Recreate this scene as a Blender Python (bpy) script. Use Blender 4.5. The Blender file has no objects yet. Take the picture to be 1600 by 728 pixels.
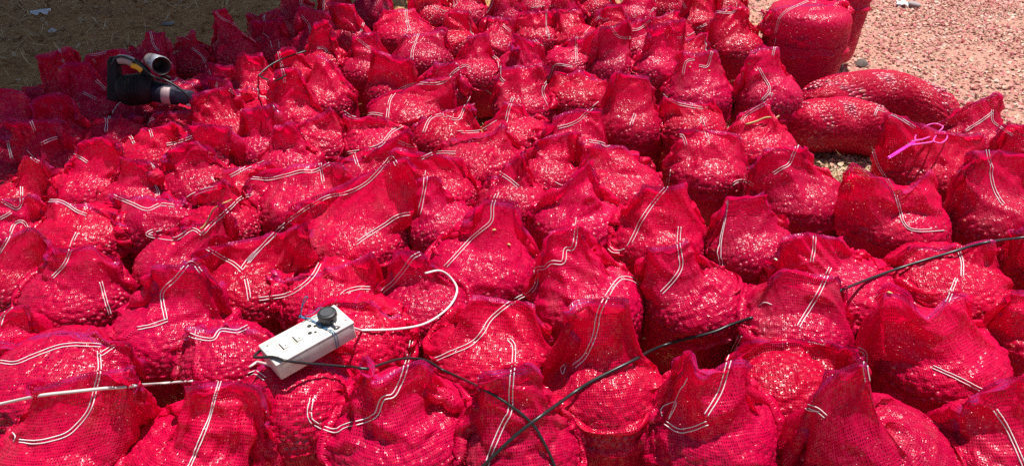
import bpy, bmesh, math, random, time
import numpy as np
from concurrent.futures import ThreadPoolExecutor
from mathutils import Vector, Matrix
from mathutils.bvhtree import BVHTree
T0 = time.time()
R_ = math.radians
random.seed(7)
RNG = np.random.default_rng(11)
SC = bpy.context.scene
COL = SC.collection

# ---------------------------------------------------------------- camera
FPX, PITCH, CAMZ = 1080.0, 34.7, 1.95
cd = bpy.data.cameras.new('camera'); cam = bpy.data.objects.new('camera', cd); COL.objects.link(cam)
cd.sensor_width = 36.0; cd.lens = FPX/1600*36; cd.clip_end = 500; cd.clip_start = 0.05
cam.location = (0, 0, CAMZ); cam.rotation_euler = (R_(90-PITCH), 0, 0)
SC.camera = cam
SP, CP = math.sin(R_(PITCH)), math.cos(R_(PITCH))
def ray(px, py):
    a = (px-800)/FPX; b = (364-py)/FPX
    return np.array([a, CP+b*SP, -SP+b*CP])
def at_z(px, py, z):
    d = ray(px, py); t = (z-CAMZ)/d[2]; return np.array([d[0]*t, d[1]*t, z])
def at_y(px, py, y):
    d = ray(px, py); t = y/d[1]; return np.array([d[0]*t, y, CAMZ+d[2]*t])
def to_px(P):
    P = np.asarray(P, float); dx, dy, dz = P[..., 0], P[..., 1], P[..., 2]-CAMZ
    zc = dy*CP-dz*SP; yc = dy*SP+dz*CP
    return 800+FPX*dx/zc, 364-FPX*yc/zc, zc

# ---------------------------------------------------------------- world, sun
SUN_EL, SUN_AZ = 72.0, 38.0            # azimuth to the right of straight ahead
w = bpy.data.worlds.new('World'); SC.world = w; w.use_nodes = True
nt = w.node_tree; bg = nt.nodes['Background']
sky = nt.nodes.new('ShaderNodeTexSky'); sky.sky_type = 'NISHITA'; sky.sun_disc = False
sky.sun_elevation = R_(SUN_EL); sky.sun_rotation = R_(SUN_AZ)
nt.links.new(sky.outputs[0], bg.inputs[0]); bg.inputs[1].default_value = 0.075
ld = bpy.data.lights.new('sun', 'SUN'); ld.energy = 4.8; ld.angle = R_(0.53); ld.color = (1, .965, .91)
sun = bpy.data.objects.new('sun', ld); COL.objects.link(sun)
SD = Vector((math.sin(R_(SUN_AZ))*math.cos(R_(SUN_EL)), math.cos(R_(SUN_AZ))*math.cos(R_(SUN_EL)), math.sin(R_(SUN_EL))))
sun.rotation_euler = SD.to_track_quat('Z', 'Y').to_euler()
SC.view_settings.view_transform = 'Standard'; SC.view_settings.look = 'None'
SC.view_settings.exposure = 0.76; SC.view_settings.gamma = 1
SC.render.engine = 'CYCLES'
SC.cycles.max_bounces = 10; SC.cycles.diffuse_bounces = 4; SC.cycles.glossy_bounces = 3
SC.cycles.transmission_bounces = 6; SC.cycles.transparent_max_bounces = 10
SC.cycles.sample_clamp_indirect = 6.0
SC.cycles.use_denoising = False

# ---------------------------------------------------------------- helpers
def link(name, me, mat=None, parent=None):
    o = bpy.data.objects.new(name, me); COL.objects.link(o)
    if mat is not None and me is not None and not me.materials: me.materials.append(mat)
    if parent is not None: o.parent = parent
    return o
def tag(o, label=None, cat=None, group=None, kind=None):
    for k, v in (('label', label), ('category', cat), ('group', group), ('kind', kind)):
        if v: o[k] = v
    return o
def empty(name, loc=(0, 0, 0)):
    o = bpy.data.objects.new(name, None); COL.objects.link(o); o.location = loc; o.empty_display_size = .05
    return o
def mesh_np(name, V, F, uv=None, smooth=True):
    """V (n,3), F (m,k) int, uv (n,2) per vertex"""
    me = bpy.data.meshes.new(name); V = np.ascontiguousarray(V, np.float32); F = np.ascontiguousarray(F, np.int32)
    n, m, k = len(V), len(F), F.shape[1]
    me.vertices.add(n); me.vertices.foreach_set('co', V.ravel())
    me.loops.add(m*k); me.loops.foreach_set('vertex_index', F.ravel())
    me.polygons.add(m); me.polygons.foreach_set('loop_start', np.arange(0, m*k, k, dtype=np.int32))
    if uv is not None:
        l = me.uv_layers.new(name='UVMap'); uvl = uv if len(uv) == m*k else uv[F.ravel()]
        l.data.foreach_set('uv', np.ascontiguousarray(uvl, np.float32).ravel())
    me.update(calc_edges=True)
    if smooth: me.polygons.foreach_set('use_smooth', np.ones(m, bool))
    return me
def catmull(P, n):
    P = np.asarray(P, float); k = len(P)
    if k == 2: return np.linspace(P[0], P[1], n)
    Q = np.vstack([2*P[0]-P[1], P, 2*P[-1]-P[-2]])
    t = np.linspace(0, k-1, n); i = np.minimum(t.astype(int), k-2); f = (t-i)[:, None]
    a, b, c, d = Q[i], Q[i+1], Q[i+2], Q[i+3]
    return .5*(2*b+(c-a)*f+(2*a-5*b+4*c-d)*f**2+(3*b-a-3*c+d)*f**3)
def tube_geo(P, r, ns=6):
    P = np.asarray(P, float); n = len(P)
    T = np.gradient(P, axis=0); T /= np.linalg.norm(T, axis=1)[:, None]+1e-12
    rr = np.broadcast_to(np.asarray(r, float), (n,))
    nrm = np.zeros((n, 3)); up = np.array([0, 0, 1.]) if abs(T[0, 2]) < .9 else np.array([1., 0, 0])
    v = np.cross(T[0], up); v /= np.linalg.norm(v)
    for i in range(n):
        v = v-T[i]*np.dot(v, T[i]); v /= np.linalg.norm(v)+1e-12; nrm[i] = v
    B = np.cross(T, nrm); a = np.arange(ns)*2*math.pi/ns
    V = P[:, None]+rr[:, None, None]*(np.cos(a)[None, :, None]*nrm[:, None]+np.sin(a)[None, :, None]*B[:, None])
    i = np.arange(n-1)[:, None]*ns; j = np.arange(ns)[None]; j2 = (j+1) % ns
    F = np.stack([i+j, i+j2, i+ns+j2, i+ns+j], -1).reshape(-1, 4)
    V = V.reshape(-1, 3)
    c0, c1 = len(V), len(V)+1
    V = np.vstack([V, P[:1], P[-1:]])
    cap = [(c0, (k+1) % ns, k, k) for k in range(ns)]+[(c1, (n-1)*ns+k, (n-1)*ns+(k+1) % ns, (n-1)*ns+(k+1) % ns) for k in range(ns)]
    return V, F, np.array([c[:3] for c in cap])
def tube_obj(name, paths, r, mat, parent=None, ns=6):
    Vs, Fs, off = [], [], 0
    for P in paths:
        V, F, C = tube_geo(P, r, ns)
        F3 = np.vstack([F[:, [0, 1, 2]], F[:, [0, 2, 3]], C])
        Vs.append(V); Fs.append(F3+off); off += len(V)
    return link(name, mesh_np(name, np.vstack(Vs), np.vstack(Fs)), mat, parent)
def from_bm(name, bm, mat, parent=None, smooth=False, angle=None):
    me = bpy.data.meshes.new(name); bm.normal_update(); bm.to_mesh(me); bm.free()
    if smooth: me.polygons.foreach_set('use_smooth', np.ones(len(me.polygons), bool))
    if angle: me.set_sharp_from_angle(angle=R_(angle))
    return link(name, me, mat, parent)

# ---------------------------------------------------------------- materials
class NB:
    def __init__(s, name):
        s.m = bpy.data.materials.new(name); s.m.use_nodes = True; s.t = s.m.node_tree; s.t.nodes.clear()
        s.out = s.n('OutputMaterial')
    def n(s, ty, **kw):
        nd = s.t.nodes.new('ShaderNode'+ty)
        for k, v in kw.items(): setattr(nd, k, v)
        return nd
    def l(s, a, b): s.t.links.new(a, b)
    def put(s, sock, v):
        if v is None: return
        if hasattr(v, 'is_output'): s.l(v, sock)
        else: sock.default_value = v
    def math(s, op, a, b=None, c=None, clamp=False):
        nd = s.n('Math', operation=op, use_clamp=clamp)
        s.put(nd.inputs[0], a); s.put(nd.inputs[1], b); s.put(nd.inputs[2], c); return nd.outputs[0]
    def vmath(s, op, a, b=None, scale=None):
        nd = s.n('VectorMath', operation=op); s.put(nd.inputs[0], a); s.put(nd.inputs[1], b)
        if scale is not None: s.put(nd.inputs['Scale'], scale)
        return nd.outputs[0]
    def mix(s, f, a, b):
        nd = s.n('Mix', data_type='RGBA'); s.put(nd.inputs[0], f); s.put(nd.inputs[6], a); s.put(nd.inputs[7], b); return nd.outputs[2]
    def ramp(s, f, stops):
        nd = s.n('ValToRGB'); e = nd.color_ramp.elements
        while len(e) < len(stops): e.new(.5)
        for k, (p, c) in enumerate(stops): e[k].position = p; e[k].color = (*c, 1) if len(c) == 3 else c
        s.put(nd.inputs[0], f); return nd.outputs[0]
    def noise(s, scale, vec=None, detail=3, rough=.5, out=0):
        nd = s.n('TexNoise'); nd.inputs['Scale'].default_value = scale; nd.inputs['Detail'].default_value = detail
        nd.inputs['Roughness'].default_value = rough
        if vec is not None: s.l(vec, nd.inputs['Vector'])
        return nd.outputs[out]
    def sstep(s, x, a, b):
        nd = s.n('MapRange', interpolation_type='SMOOTHSTEP'); s.put(nd.inputs[0], x)
        nd.inputs[1].default_value = a; nd.inputs[2].default_value = b; return nd.outputs[0]
    def bsdf(s, col, rough=.5, spec=.5, metal=0., normal=None):
        p = s.n('BsdfPrincipled'); s.put(p.inputs['Base Color'], col if hasattr(col, 'is_output') else (*col, 1))
        s.put(p.inputs['Roughness'], rough); s.put(p.inputs['Specular IOR Level'], spec); s.put(p.inputs['Metallic'], metal)
        if normal is not None: s.l(normal, p.inputs['Normal'])
        return p
    def bump(s, h, strength=.5, dist=.01, normal=None):
        b = s.n('Bump'); b.inputs['Strength'].default_value = strength; b.inputs['Distance'].default_value = dist
        s.l(h, b.inputs['Height'])
        if normal is not None: s.l(normal, b.inputs['Normal'])
        return b.outputs[0]
    def done(s, sh):
        s.l(sh, s.out.inputs[0]); return s.m
def simple(name, col, rough=.5, spec=.5, metal=0., nscale=None, namp=.15, bump=0.):
    b = NB(name); c = (*col, 1)
    tc = b.n('TexCoord').outputs['Object']; nrm = None
    if nscale:
        f = b.noise(nscale, tc, 4)
        c = b.mix(f, (*[x*(1-namp) for x in col], 1), (*[min(1, x*(1+namp)) for x in col], 1))
        if bump: nrm = b.bump(f, bump, .002)
    return b.done(b.bsdf(c if not isinstance(c, tuple) else col, rough, spec, metal, nrm).outputs[0])

PERIOD = .0076
def wr2(b, oi): return b.math('FRACT', b.math('MULTIPLY', oi.outputs['Random'], 37.7))
def wr3(b, oi): return b.math('FRACT', b.math('MULTIPLY', oi.outputs['Random'], 13.3))
def mat_net():
    b = NB('red_woven_net')
    uv = b.n('UVMap').outputs[0]; sx = b.n('SeparateXYZ'); b.l(uv, sx.inputs[0]); U, V = sx.outputs[0], sx.outputs[1]
    geo = b.n('NewGeometry')
    # slight weave irregularity
    wob = b.noise(18, uv, 2); wv = b.math('MULTIPLY', b.math('SUBTRACT', wob, .5), .006)
    U2 = b.math('ADD', U, wv); V2 = b.math('ADD', V, wv)
    def tri(x):                      # 0 at the middle of a hole, 1 at the thread centre
        f = b.math('FRACT', b.math('DIVIDE', x, PERIOD))
        return b.math('ABSOLUTE', b.math('SUBTRACT', b.math('MULTIPLY', f, 2.), 1.))
    tu, tv = tri(U2), tri(V2)
    hu = b.math('SUBTRACT', 1., b.sstep(tu, .28, .46)); hv = b.math('SUBTRACT', 1., b.sstep(tv, .34, .52))
    hole = b.math('MULTIPLY', hu, hv)
    # per-cell tilt of the flat plastic tapes, gives the glitter
    cell = b.n('CombineXYZ'); b.l(b.math('FLOOR', b.math('DIVIDE', U2, PERIOD)), cell.inputs[0]); b.l(b.math('FLOOR', b.math('DIVIDE', V2, PERIOD)), cell.inputs[1])
    oi = b.n('ObjectInfo'); b.l(b.math('MULTIPLY', oi.outputs['Random'], 91.), cell.inputs[2])
    wn = b.n('TexWhiteNoise', noise_dimensions='3D'); b.l(cell.outputs[0], wn.inputs['Vector'])
    tilt = b.vmath('SCALE', b.vmath('SUBTRACT', wn.outputs['Color'], (.5, .5, .5)), scale=.13)
    wr = b.n('TexNoise'); wr.inputs['Scale'].default_value = 34; wr.inputs['Detail'].default_value = 4
    mp = b.n('Mapping'); mp.inputs['Scale'].default_value = (1.0, .55, 1); b.l(uv, mp.inputs[0]); b.l(mp.outputs[0], wr.inputs['Vector'])
    rdg = b.math('SUBTRACT', 1., b.math('ABSOLUTE', b.math('SUBTRACT', b.math('MULTIPLY', wr.outputs[0], 2.), 1.)))
    wrb = b.bump(b.math('POWER', rdg, 2.), .45, .010)
    h = b.math('MAXIMUM', b.math('POWER', tu, 2.), b.math('POWER', tv, 2.))
    nb = b.bump(h, .35, .0012, wrb)
    nrm = b.vmath('NORMALIZE', b.vmath('ADD', nb, tilt))
    # colours: crimson tape, faint blue selvedge threads woven in near the mouth (v < 0.022) and along one line
    lv = b.math('MULTIPLY', b.math('SUBTRACT', 1., b.sstep(V, .012, .017)), b.math('GREATER_THAN', tv, .35))
    lu = b.math('LESS_THAN', b.math('ABSOLUTE', b.math('SUBTRACT', U, .31)), .0025)
    blue = b.math('MAXIMUM', b.math('MULTIPLY', lv, .5), b.math('MULTIPLY', lu, .45))
    var = b.noise(9, uv, 3)
    base = b.mix(var, (.56, .001, .038, 1), (.80, .002, .064, 1))
    ds = b.noise(5.5, b.n('TexCoord').outputs['Object'], 5, .65); dm = b.math('MULTIPLY', b.sstep(ds, .52, .72), b.math('MULTIPLY', wr3(b, oi), .30))
    base = b.mix(dm, base, (.62, .20, .20, 1))
    hs = b.n('HueSaturation'); b.l(base, hs.inputs['Color']); b.put(hs.inputs['Hue'], b.math('ADD', .4920, b.math('MULTIPLY', oi.outputs['Random'], .008)))
    b.put(hs.inputs['Value'], b.math('ADD', .80, b.math('MULTIPLY', wr2(b, oi), .32))); base = hs.outputs[0]
    col = b.mix(blue, base, (.16, .04, .30, 1))
    wv_ = b.n('SeparateColor'); b.l(wn.outputs['Color'], wv_.inputs[0])
    shiny = b.math('GREATER_THAN', wv_.outputs[2], .60)
    pr = b.bsdf(col, b.math('SUBTRACT', .46, b.math('MULTIPLY', shiny, .22)), b.math('ADD', .16, b.math('MULTIPLY', shiny, .44)), 0, nrm)
    tl = b.n('BsdfTranslucent'); b.l(b.mix(.5, col, (1., .0, .065, 1)), tl.inputs[0]); b.l(nb, tl.inputs['Normal'])
    m1 = b.n('MixShader'); m1.inputs[0].default_value = .46; b.l(pr.outputs[0], m1.inputs[1]); b.l(tl.outputs[0], m1.inputs[2])
    tr = b.n('BsdfTransparent'); tr.inputs[0].default_value = (1, .93, .93, 1)
    m2 = b.n('MixShader'); b.l(hole, m2.inputs[0]); b.l(m1.outputs[0], m2.inputs[1]); b.l(tr.outputs[0], m2.inputs[2])
    return b.done(m2.outputs[0])
def mat_onion():
    b = NB('red_onion_skin')
    g = b.n('NewGeometry'); tc = b.n('TexCoord').outputs['Object']
    c = b.ramp(g.outputs['Random Per Island'], [(0, (.25, .008, .030)), (.5, (.42, .012, .05)), (.9, (.52, .03, .08)), (1, (.55, .16, .12))])
    f = b.noise(60, tc, 3)
    c = b.mix(b.math('MULTIPLY', f, .5), c, (.10, .004, .015, 1))
    return b.done(b.bsdf(c, .38, .5).outputs[0])
def mat_thread():
    b = NB('white_cotton_thread'); tc = b.n('TexCoord').outputs['Object']
    f = b.noise(150, tc, 2); c = b.mix(f, (.52, .40, .42, 1), (.78, .72, .72, 1))
    return b.done(b.bsdf(c, .75, .2).outputs[0])
M = dict(net=mat_net(), onion=mat_onion(), thread=mat_thread())

# ---------------------------------------------------------------- the bags of the photograph (photo pixels, 1600 x 728)
# x, y of the middle of the filled body, width, crest end A, crest end B, label, options
BAGS = [
# front right
(605,645,235, 580,537,664,540, 'red onion sack with square upright flap just right of and below the white socket box', dict(C=(505,655))),
(805,670,205, 760,560,818,545, 'red onion sack at the bottom edge under the crossing of two black cables', {}),
(945,600,185, 902,462,972,450, 'tall narrow red onion sack crossed by the black cable, left of the knotted sack', {}),
(1120,635,212, 1085,520,1160,530, 'red onion sack with a squiggle of loose white thread on its left shoulder', dict(C=(1050,640))),
(1345,655,235, 1290,590,1350,550, 'red onion sack at the bottom edge, second from the right corner', {}),
(1580,690,230, 1535,608,1610,575, 'red onion sack cut off by the bottom right corner of the photo', {}),
(1480,525,225, 1400,440,1500,445, 'wide red onion sack whose blue hem ends in a thick white seam', dict(C=(1455,560))),
(1500,425,205, 1440,378,1535,368, 'rounded red onion sack under the black cable near the right edge', {}),
(1405,320,195, 1345,238,1440,250, 'red onion sack with a white seam crossing it, below the pink scissors', dict(C=(1430,350))),
(1572,325,150, 1535,225,1610,235, 'red onion sack at the right edge, level with the sack below the scissors', {}),
(1458,240,165, 1378,168,1520,195, 'red onion sack on which the pink scissors lie', {}),
(1556,205,120, 1500,160,1562,133, 'red onion sack with a tall pointed peak and curled white seam, right of the scissors', {}),
(1600,225,110, 1580,180,1640,185, 'red onion sack cut by the right edge behind the peaked sack', {}),
# stack upper right
(1252,82,128, 1195,8,1310,-2, 'tall full red onion sack standing shaded at upper right, white seam down its front', dict(tall=1.48, low=.68)),
(1294,45,96, 1250,-20,1335,-20, 'rearmost tall full red sack beside the bare ground of onion skins', dict(tall=1.75, low=.78)),
(1152,62,88, 1118,12,1165,2, 'stout red onion sack just left of the tall full sack', dict(tall=1.1)),
# middle right
(1258,480,180, 1236,408,1302,417, 'red onion sack with square top and double white seam, left of the black cable end', {}),
(1262,585,180, 1180,540,1335,540, 'red onion sack wedged behind the two bottom sacks, knot of white thread on top', {}),
(1310,430,180, 1222,362,1302,370, 'slumped red onion sack over which the black cable ends', {}),
(1090,440,170, 1012,365,1072,358, 'red onion sack with square flap, directly above the right black cable', {}),
(1176,362,145, 1142,290,1195,284, 'red onion sack with puckered gathered top like a rosette', {}),
(1255,285,150, 1200,215,1253,214, 'red onion sack beside the small patch of bare ground, square hem on top', {}),
(1190,205,120, 1158,165,1206,147, 'red onion sack with a dry straw lying on its top', {}),
(1107,238,130, 1080,192,1145,198, 'low round red onion sack in front of the dark hollow, right of centre', {}),
(1030,345,155, 1010,272,1070,268, 'red onion sack with a zigzag double seam, left of the rosette topped sack', {}),
(905,320,145, 880,280,918,236, 'red onion sack with a sharp dark peak rising from its mouth near the centre', {}),
(920,440,180, 858,343,906,340, 'red onion sack with stepped white seam, behind the tall narrow sack', {}),
(762,520,195, 750,450,832,458, 'red onion sack right of the white cable loop, seam down its left side', {}),
(745,392,205, 758,298,800,300, 'wide red onion sack with a long diagonal seam above the white cable loop', {}),
(688,318,115, 650,268,676,266, 'red onion sack with an upright triangular flap left of centre', {}),
(640,465,150, 620,385,658,392, 'red onion sack from which the white cable loop comes out', {}),
(515,440,160, 420,462,556,395, 'slack red sack with a limp flap hanging behind the socket box', {}),
(560,510,180, 520,458,580,445, 'red onion sack hidden behind and under the plug end of the socket box', dict(low=.53, k=1.12)),
(478,610,175, 420,585,500,590, 'red onion sack that carries the white socket box', dict(low=.52, k=1.17)),
# lower left
(318,668,215, 310,592,398,590, 'large red onion sack at the bottom edge, a faint blue line down its front', {}),
(95,670,225, 70,600,180,570, 'wide red onion sack in the bottom left corner', {}),
(80,560,215, 20,560,178,540, 'red onion sack at lower left with a horizontal white double seam', {}),
(250,495,185, 240,407,310,410, 'red onion sack with a bent seam above the dark hollow at lower left', {}),
(95,440,165, 78,372,128,363, 'peaked red onion sack near the left edge, seam on its right slope', {}),
(20,410,140, 5,365,45,346, 'pointed red onion sack at the left edge with a hooked white seam', {}),
(0,515,140, -30,480,28,472, 'red onion sack cut by the left edge, just under the pointed one', {}),
(390,420,150, 318,384,456,346, 'red onion sack with a V of two white seams above the socket box', {}),
(345,535,150, 300,505,370,510, 'slack red onion sack left of the socket box with a looped thread', {}),
(275,385,145, 300,350,388,306, 'red onion sack with dry stalks stuck in its mouth', {}),
(125,345,145, 85,308,165,322, 'red onion sack at left with a falling white seam over its middle', {}),
(22,340,115, 0,300,45,295, 'red onion sack touching the left edge under the small peak', {}),
(50,285,110, 42,232,66,235, 'red onion sack with a small thumb shaped peak at far left', {}),
(140,275,125, 124,217,166,202, 'red onion sack with two ears at the edge of the shade', {}),
(212,280,100, 190,235,225,240, 'red onion sack between the two eared sack and the loose white strip', {}),
(235,330,115, 176,304,268,320, 'red onion sack with a dipping white seam under its dark mouth', {}),
(300,262,115, 265,222,300,213, 'red onion sack with a short loose white strip on its rim', {}),
(248,218,105, 232,192,265,178, 'sunlit red onion sack just below the sewing machine', {}),
(345,320,110, 305,300,338,272, 'red onion sack with a hooked white fold left of the long seam', {}),
(402,272,105, 362,275,412,250, 'red onion sack with a short bright slanting seam, left of centre', {}),
(470,300,145, 395,275,515,254, 'wide red onion sack crossed by a wavy white seam', {}),
(535,335,200, 440,345,610,246, 'long red onion sack with the longest diagonal white seam', {}),
(595,255,140, 545,238,626,196, 'red onion sack with a seam rising to the right, behind the longest seam', {}),
(690,268,125, 625,222,712,240, 'red onion sack behind the triangular flap, curved seam over its crown', {}),
(808,288,110, 780,268,812,230, 'small red onion sack right of the dark gap at the centre', {}),
(742,218,140, 716,206,776,188, 'red onion sack with a bright seam curving along its shoulder', {}),
(695,195,105, 666,195,735,152, 'red onion sack with a seam stepping up to the right, above the centre', {}),
(650,170,150, 605,152,738,106, 'broad red onion sack with a mountain shaped white seam', {}),
(545,205,110, 534,172,600,180, 'red onion sack with a scalloped white seam, below the dark hollow', {}),
(482,215,110, 430,190,505,165, 'red onion sack left of the dark hollow in the left middle', {}),
(790,205,110, 790,150,812,158, 'red onion sack with a straight vertical seam on its left slope', {}),
(818,145,100, 785,95,845,90, 'round red onion sack with an open bowl shaped mouth', {}),
(905,135,105, 868,103,905,105, 'red onion sack with square lit top and dark onion filled front', {}),
(985,175,110, 965,98,1015,112, 'red onion sack with a tall dome shaped empty top', {}),
(882,208,110, 870,180,936,160, 'red onion sack with a thick double seam curving at its top', {}),
(860,255,110, 850,215,900,200, 'red onion sack with a blue threaded fold, above the peaked centre sack', {}),
(958,262,150, 920,220,968,218, 'red onion sack with twisted flap, left of the dark hollow right of centre', {}),
(1092,125,112, 1072,68,1120,66, 'red onion sack with square peak and seam at its right corner', {}),
(1085,180,105, 1038,146,1110,150, 'red onion sack with drooping white seam, under the square peak', {}),
(1205,130,105, 1174,66,1216,62, 'red onion sack leaning on the tall full sack, flat topped', {}),
# shade, upper left
(362,70,75, 332,8,352,5, 'shaded red onion sack topmost at upper left, long seam down its side', {}),
(425,38,75, 386,14,430,10, 'shaded red onion sack at the top edge, right of the topmost left sack', {}),
(410,62,65, 395,28,435,25, '', dict(row='S')),
(60,152,75, 38,130,76,126, 'shaded red sack farthest left against the dark soil', {}),
(158,125,75, 135,82,190,70, 'shaded red sack with two peaks just left of the sewing machine', {}),
(245,85,88, 234,42,258,40, 'shaded red sack with a rounded ear behind the white thread cone', {}),
(300,78,75, 278,52,302,42, 'shaded red sack with a bright red peak against the soil', {}),
(115,150,80, None,0,0,0, '', dict(row='S')),
(155,165,85, None,0,0,0, '', dict(row='S')),
(25,195,105, None,0,0,0, '', dict(row='S')),
(100,205,105, None,0,0,0, '', dict(row='S')),
(182,208,100, None,0,0,0, '', dict(row='S', low=.46, k=1.05)),
(12,245,95, None,0,0,0, '', dict(row='S')),
(95,250,100, None,0,0,0, '', dict(row='S')),
(283,128,75, None,0,0,0, '', dict(row='S')),
(225,170,90, None,0,0,0, '', dict(row='S', low=.46, k=1.05)),
(290,180,90, None,0,0,0, 'shaded red sack at the nose of the sewing machine', dict(low=.46, k=1.05)),
(340,125,85, 325,90,360,95, '', dict(row='S')),
(385,122,72, None,0,0,0, '', dict(row='S')),
(440,118,85, 433,64,458,66, 'shaded red sack with the short black cable across its white seam', {}),
(300,155,70, None,0,0,0, '', dict(row='S', low=.46, k=1.05)),
(335,165,85, None,0,0,0, '', dict(row='S')),
(395,165,88, 356,138,385,128, 'red sack half in sun with a small white hook, at the shade border', {}),
(490,128,100, 495,74,520,90, 'red sack at the shade border with a bright pink peak', {}),
(440,172,90, None,0,0,0, '', dict(row='B')),
(402,218,95, None,0,0,0, '', dict(row='B')),
(452,232,100, 430,188,455,180, 'red onion sack with two short bright seams at the left middle', {}),
(340,230,100, None,0,0,0, '', dict(row='B')),
(345,190,90, None,0,0,0, '', dict(row='B')),
# far rows
(562,92,88, 580,35,552,50, 'red onion sack with a sharp triangular top at the far side of the dark hollow', {}),
(628,32,100, 600,2,640,5, 'red onion sack with one dark side near the top edge, left of centre', {}),
(660,72,90, 632,48,690,40, 'red onion sack with starry creases below the dark sided one', {}),
(480,55,72, None,0,0,0, '', dict(row='U')),
(545,45,72, None,0,0,0, '', dict(row='U')),
(512,92,70, None,0,0,0, '', dict(row='U')),
(715,52,75, None,0,0,0, '', dict(row='U')),
(765,58,75, None,0,0,0, '', dict(row='U')),
(745,95,85, None,0,0,0, '', dict(row='V')),
(690,115,85, None,0,0,0, '', dict(row='V')),
(610,120,85, None,0,0,0, '', dict(row='V')),
(812,90,80, None,0,0,0, '', dict(row='V')),
(845,45,75, 815,12,866,8, '', dict(row='U')),
(905,85,80, 905,52,935,35, 'red onion sack with a curved double seam near the top, right of centre', {}),
(950,90,80, None,0,0,0, '', dict(row='V')),
(905,45,75, None,0,0,0, '', dict(row='U')),
(955,40,75, None,0,0,0, '', dict(row='U')),
(1000,55,80, 970,35,1016,22, '', dict(row='U')),
(1045,42,85, 1012,26,1052,8, 'red onion sack with a white seam arching to the right at the top', {}),
(1070,78,85, 1058,58,1106,38, '', dict(row='V')),
(1012,95,80, None,0,0,0, '', dict(row='V')),
(1090,25,75, None,0,0,0, '', dict(row='T')),
(470,15,65, None,0,0,0, '', dict(row='T')),
(520,12,65, None,0,0,0, '', dict(row='T')),
(575,8,65, None,0,0,0, '', dict(row='T')),
(680,12,68, None,0,0,0, '', dict(row='T')),
(730,10,68, None,0,0,0, '', dict(row='T')),
(785,15,70, None,0,0,0, '', dict(row='T')),
(880,10,68, None,0,0,0, '', dict(row='T')),
(935,5,68, None,0,0,0, '', dict(row='T')),
(990,8,68, None,0,0,0, '', dict(row='T')),
(840,0,66, None,0,0,0, '', dict(row='T')),
(1040,-5,66, None,0,0,0, '', dict(row='T')),
(1135,0,70, None,0,0,0, '', dict(row='T')),
(1640,490,190, 1600,440,1690,430, 'red onion sack mostly hidden at the right edge, behind the wide blue hemmed sack', {}),
(1665,385,150, 1620,330,1700,330, 'sliver of a red sack at the right edge under the black cable', {}),
]
GROUP = 'red net sacks of small onions packed across the ground'
R0, H0, ZC0, PEXP = .19, .205, .222, 2.1
NU, NV, NLOW = 48, 25, 9

# ---- onions that fill a sack: one lattice on the surface of the fill, shared by every sack
ORAD, OPITCH = .0128, .0245
def se_profile(n=400):
    t = np.linspace(-math.pi/2, math.pi/2, n)
    c, s = np.cos(t), np.sin(t); k = (np.abs(c)**PEXP+np.abs(s)**PEXP)**(-1/PEXP)
    r, z = c*k*R0, s*k*H0
    a = np.concatenate([[0], np.cumsum(np.hypot(np.diff(r), np.diff(z)))]); return r, z, a
PR, PZ, PA = se_profile()
NROW = int(PA[-1]/(OPITCH*.88)); ROWA = (np.arange(NROW)+.5)*PA[-1]/NROW
ROWR = np.interp(ROWA, PA, PR); ROWZ = np.interp(ROWA, PA, PZ)
ROWN = np.maximum(1, np.round(2*math.pi*ROWR/OPITCH).astype(int)); MAXN = ROWN.max()
def body_normal(P, R=R0, H=H0):
    q = np.hypot(P[..., 0], P[..., 1])
    e_ = PEXP-2; n = np.stack([q**e_*P[..., 0]/R**PEXP, q**e_*P[..., 1]/R**PEXP, np.abs(P[..., 2])**e_*P[..., 2]/H**PEXP], -1)
    return n/(np.linalg.norm(n, axis=-1, keepdims=True)+1e-9)
LAT = np.full((NROW, MAXN, 3), 1e3); LATR = np.zeros((NROW, MAXN))
for j in range(NROW):
    for i in range(ROWN[j]):
        th = (i+.5*(j % 2)+RNG.uniform(-.34, .34))*2*math.pi/ROWN[j]; a = ROWA[j]+RNG.uniform(-.34, .34)*OPITCH
        r, z = np.interp(a, PA, PR), np.interp(a, PA, PZ)
        LAT[j, i] = (r*math.cos(th), r*math.sin(th), z); LATR[j, i] = ORAD*RNG.uniform(.75, 1.3)
def bump_depth(S):
    """S (n,3) points on the fill surface in proto space: how far below the onion tops the net sinks there"""
    rho = np.hypot(S[:, 0], S[:, 1]); th = np.arctan2(S[:, 1], S[:, 0]) % (2*math.pi)
    t = np.arctan2(S[:, 2]/H0, rho/R0); c, s = np.cos(t), np.sin(t)
    tt = np.linspace(-math.pi/2, math.pi/2, 400); arc = np.interp(t, tt, PA)
    j0 = np.clip((arc/PA[-1]*NROW).astype(int), 0, NROW-1)
    best = np.full(len(S), -.02)
    for dj in (-1, 0, 1):
        j = np.clip(j0+dj, 0, NROW-1); n = ROWN[j]
        i0 = np.floor(th*n/(2*math.pi)-.5*(j % 2)+.5).astype(int)
        for di in (-1, 0, 1):
            i = (i0+di) % n; c = LAT[j, i]; r = LATR[j, i]
            d2 = ((S-c)**2).sum(1)
            e = np.sqrt(np.maximum(r*r-d2, 0))-r
            best = np.maximum(best, np.where(d2 < r*r, e, -.02))
    return np.maximum(best, -.0062)
def ico(sub):
    bm = bmesh.new(); bmesh.ops.create_icosphere(bm, subdivisions=sub, radius=1)
    V = np.array([v.co[:] for v in bm.verts]); F = np.array([[v.index for v in f.verts] for f in bm.faces]); bm.free(); return V, F
IV, IF = ico(2)
KT, KB = .148/H0, .25/H0      # the fill is flat on top, deep below its widest level
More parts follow.
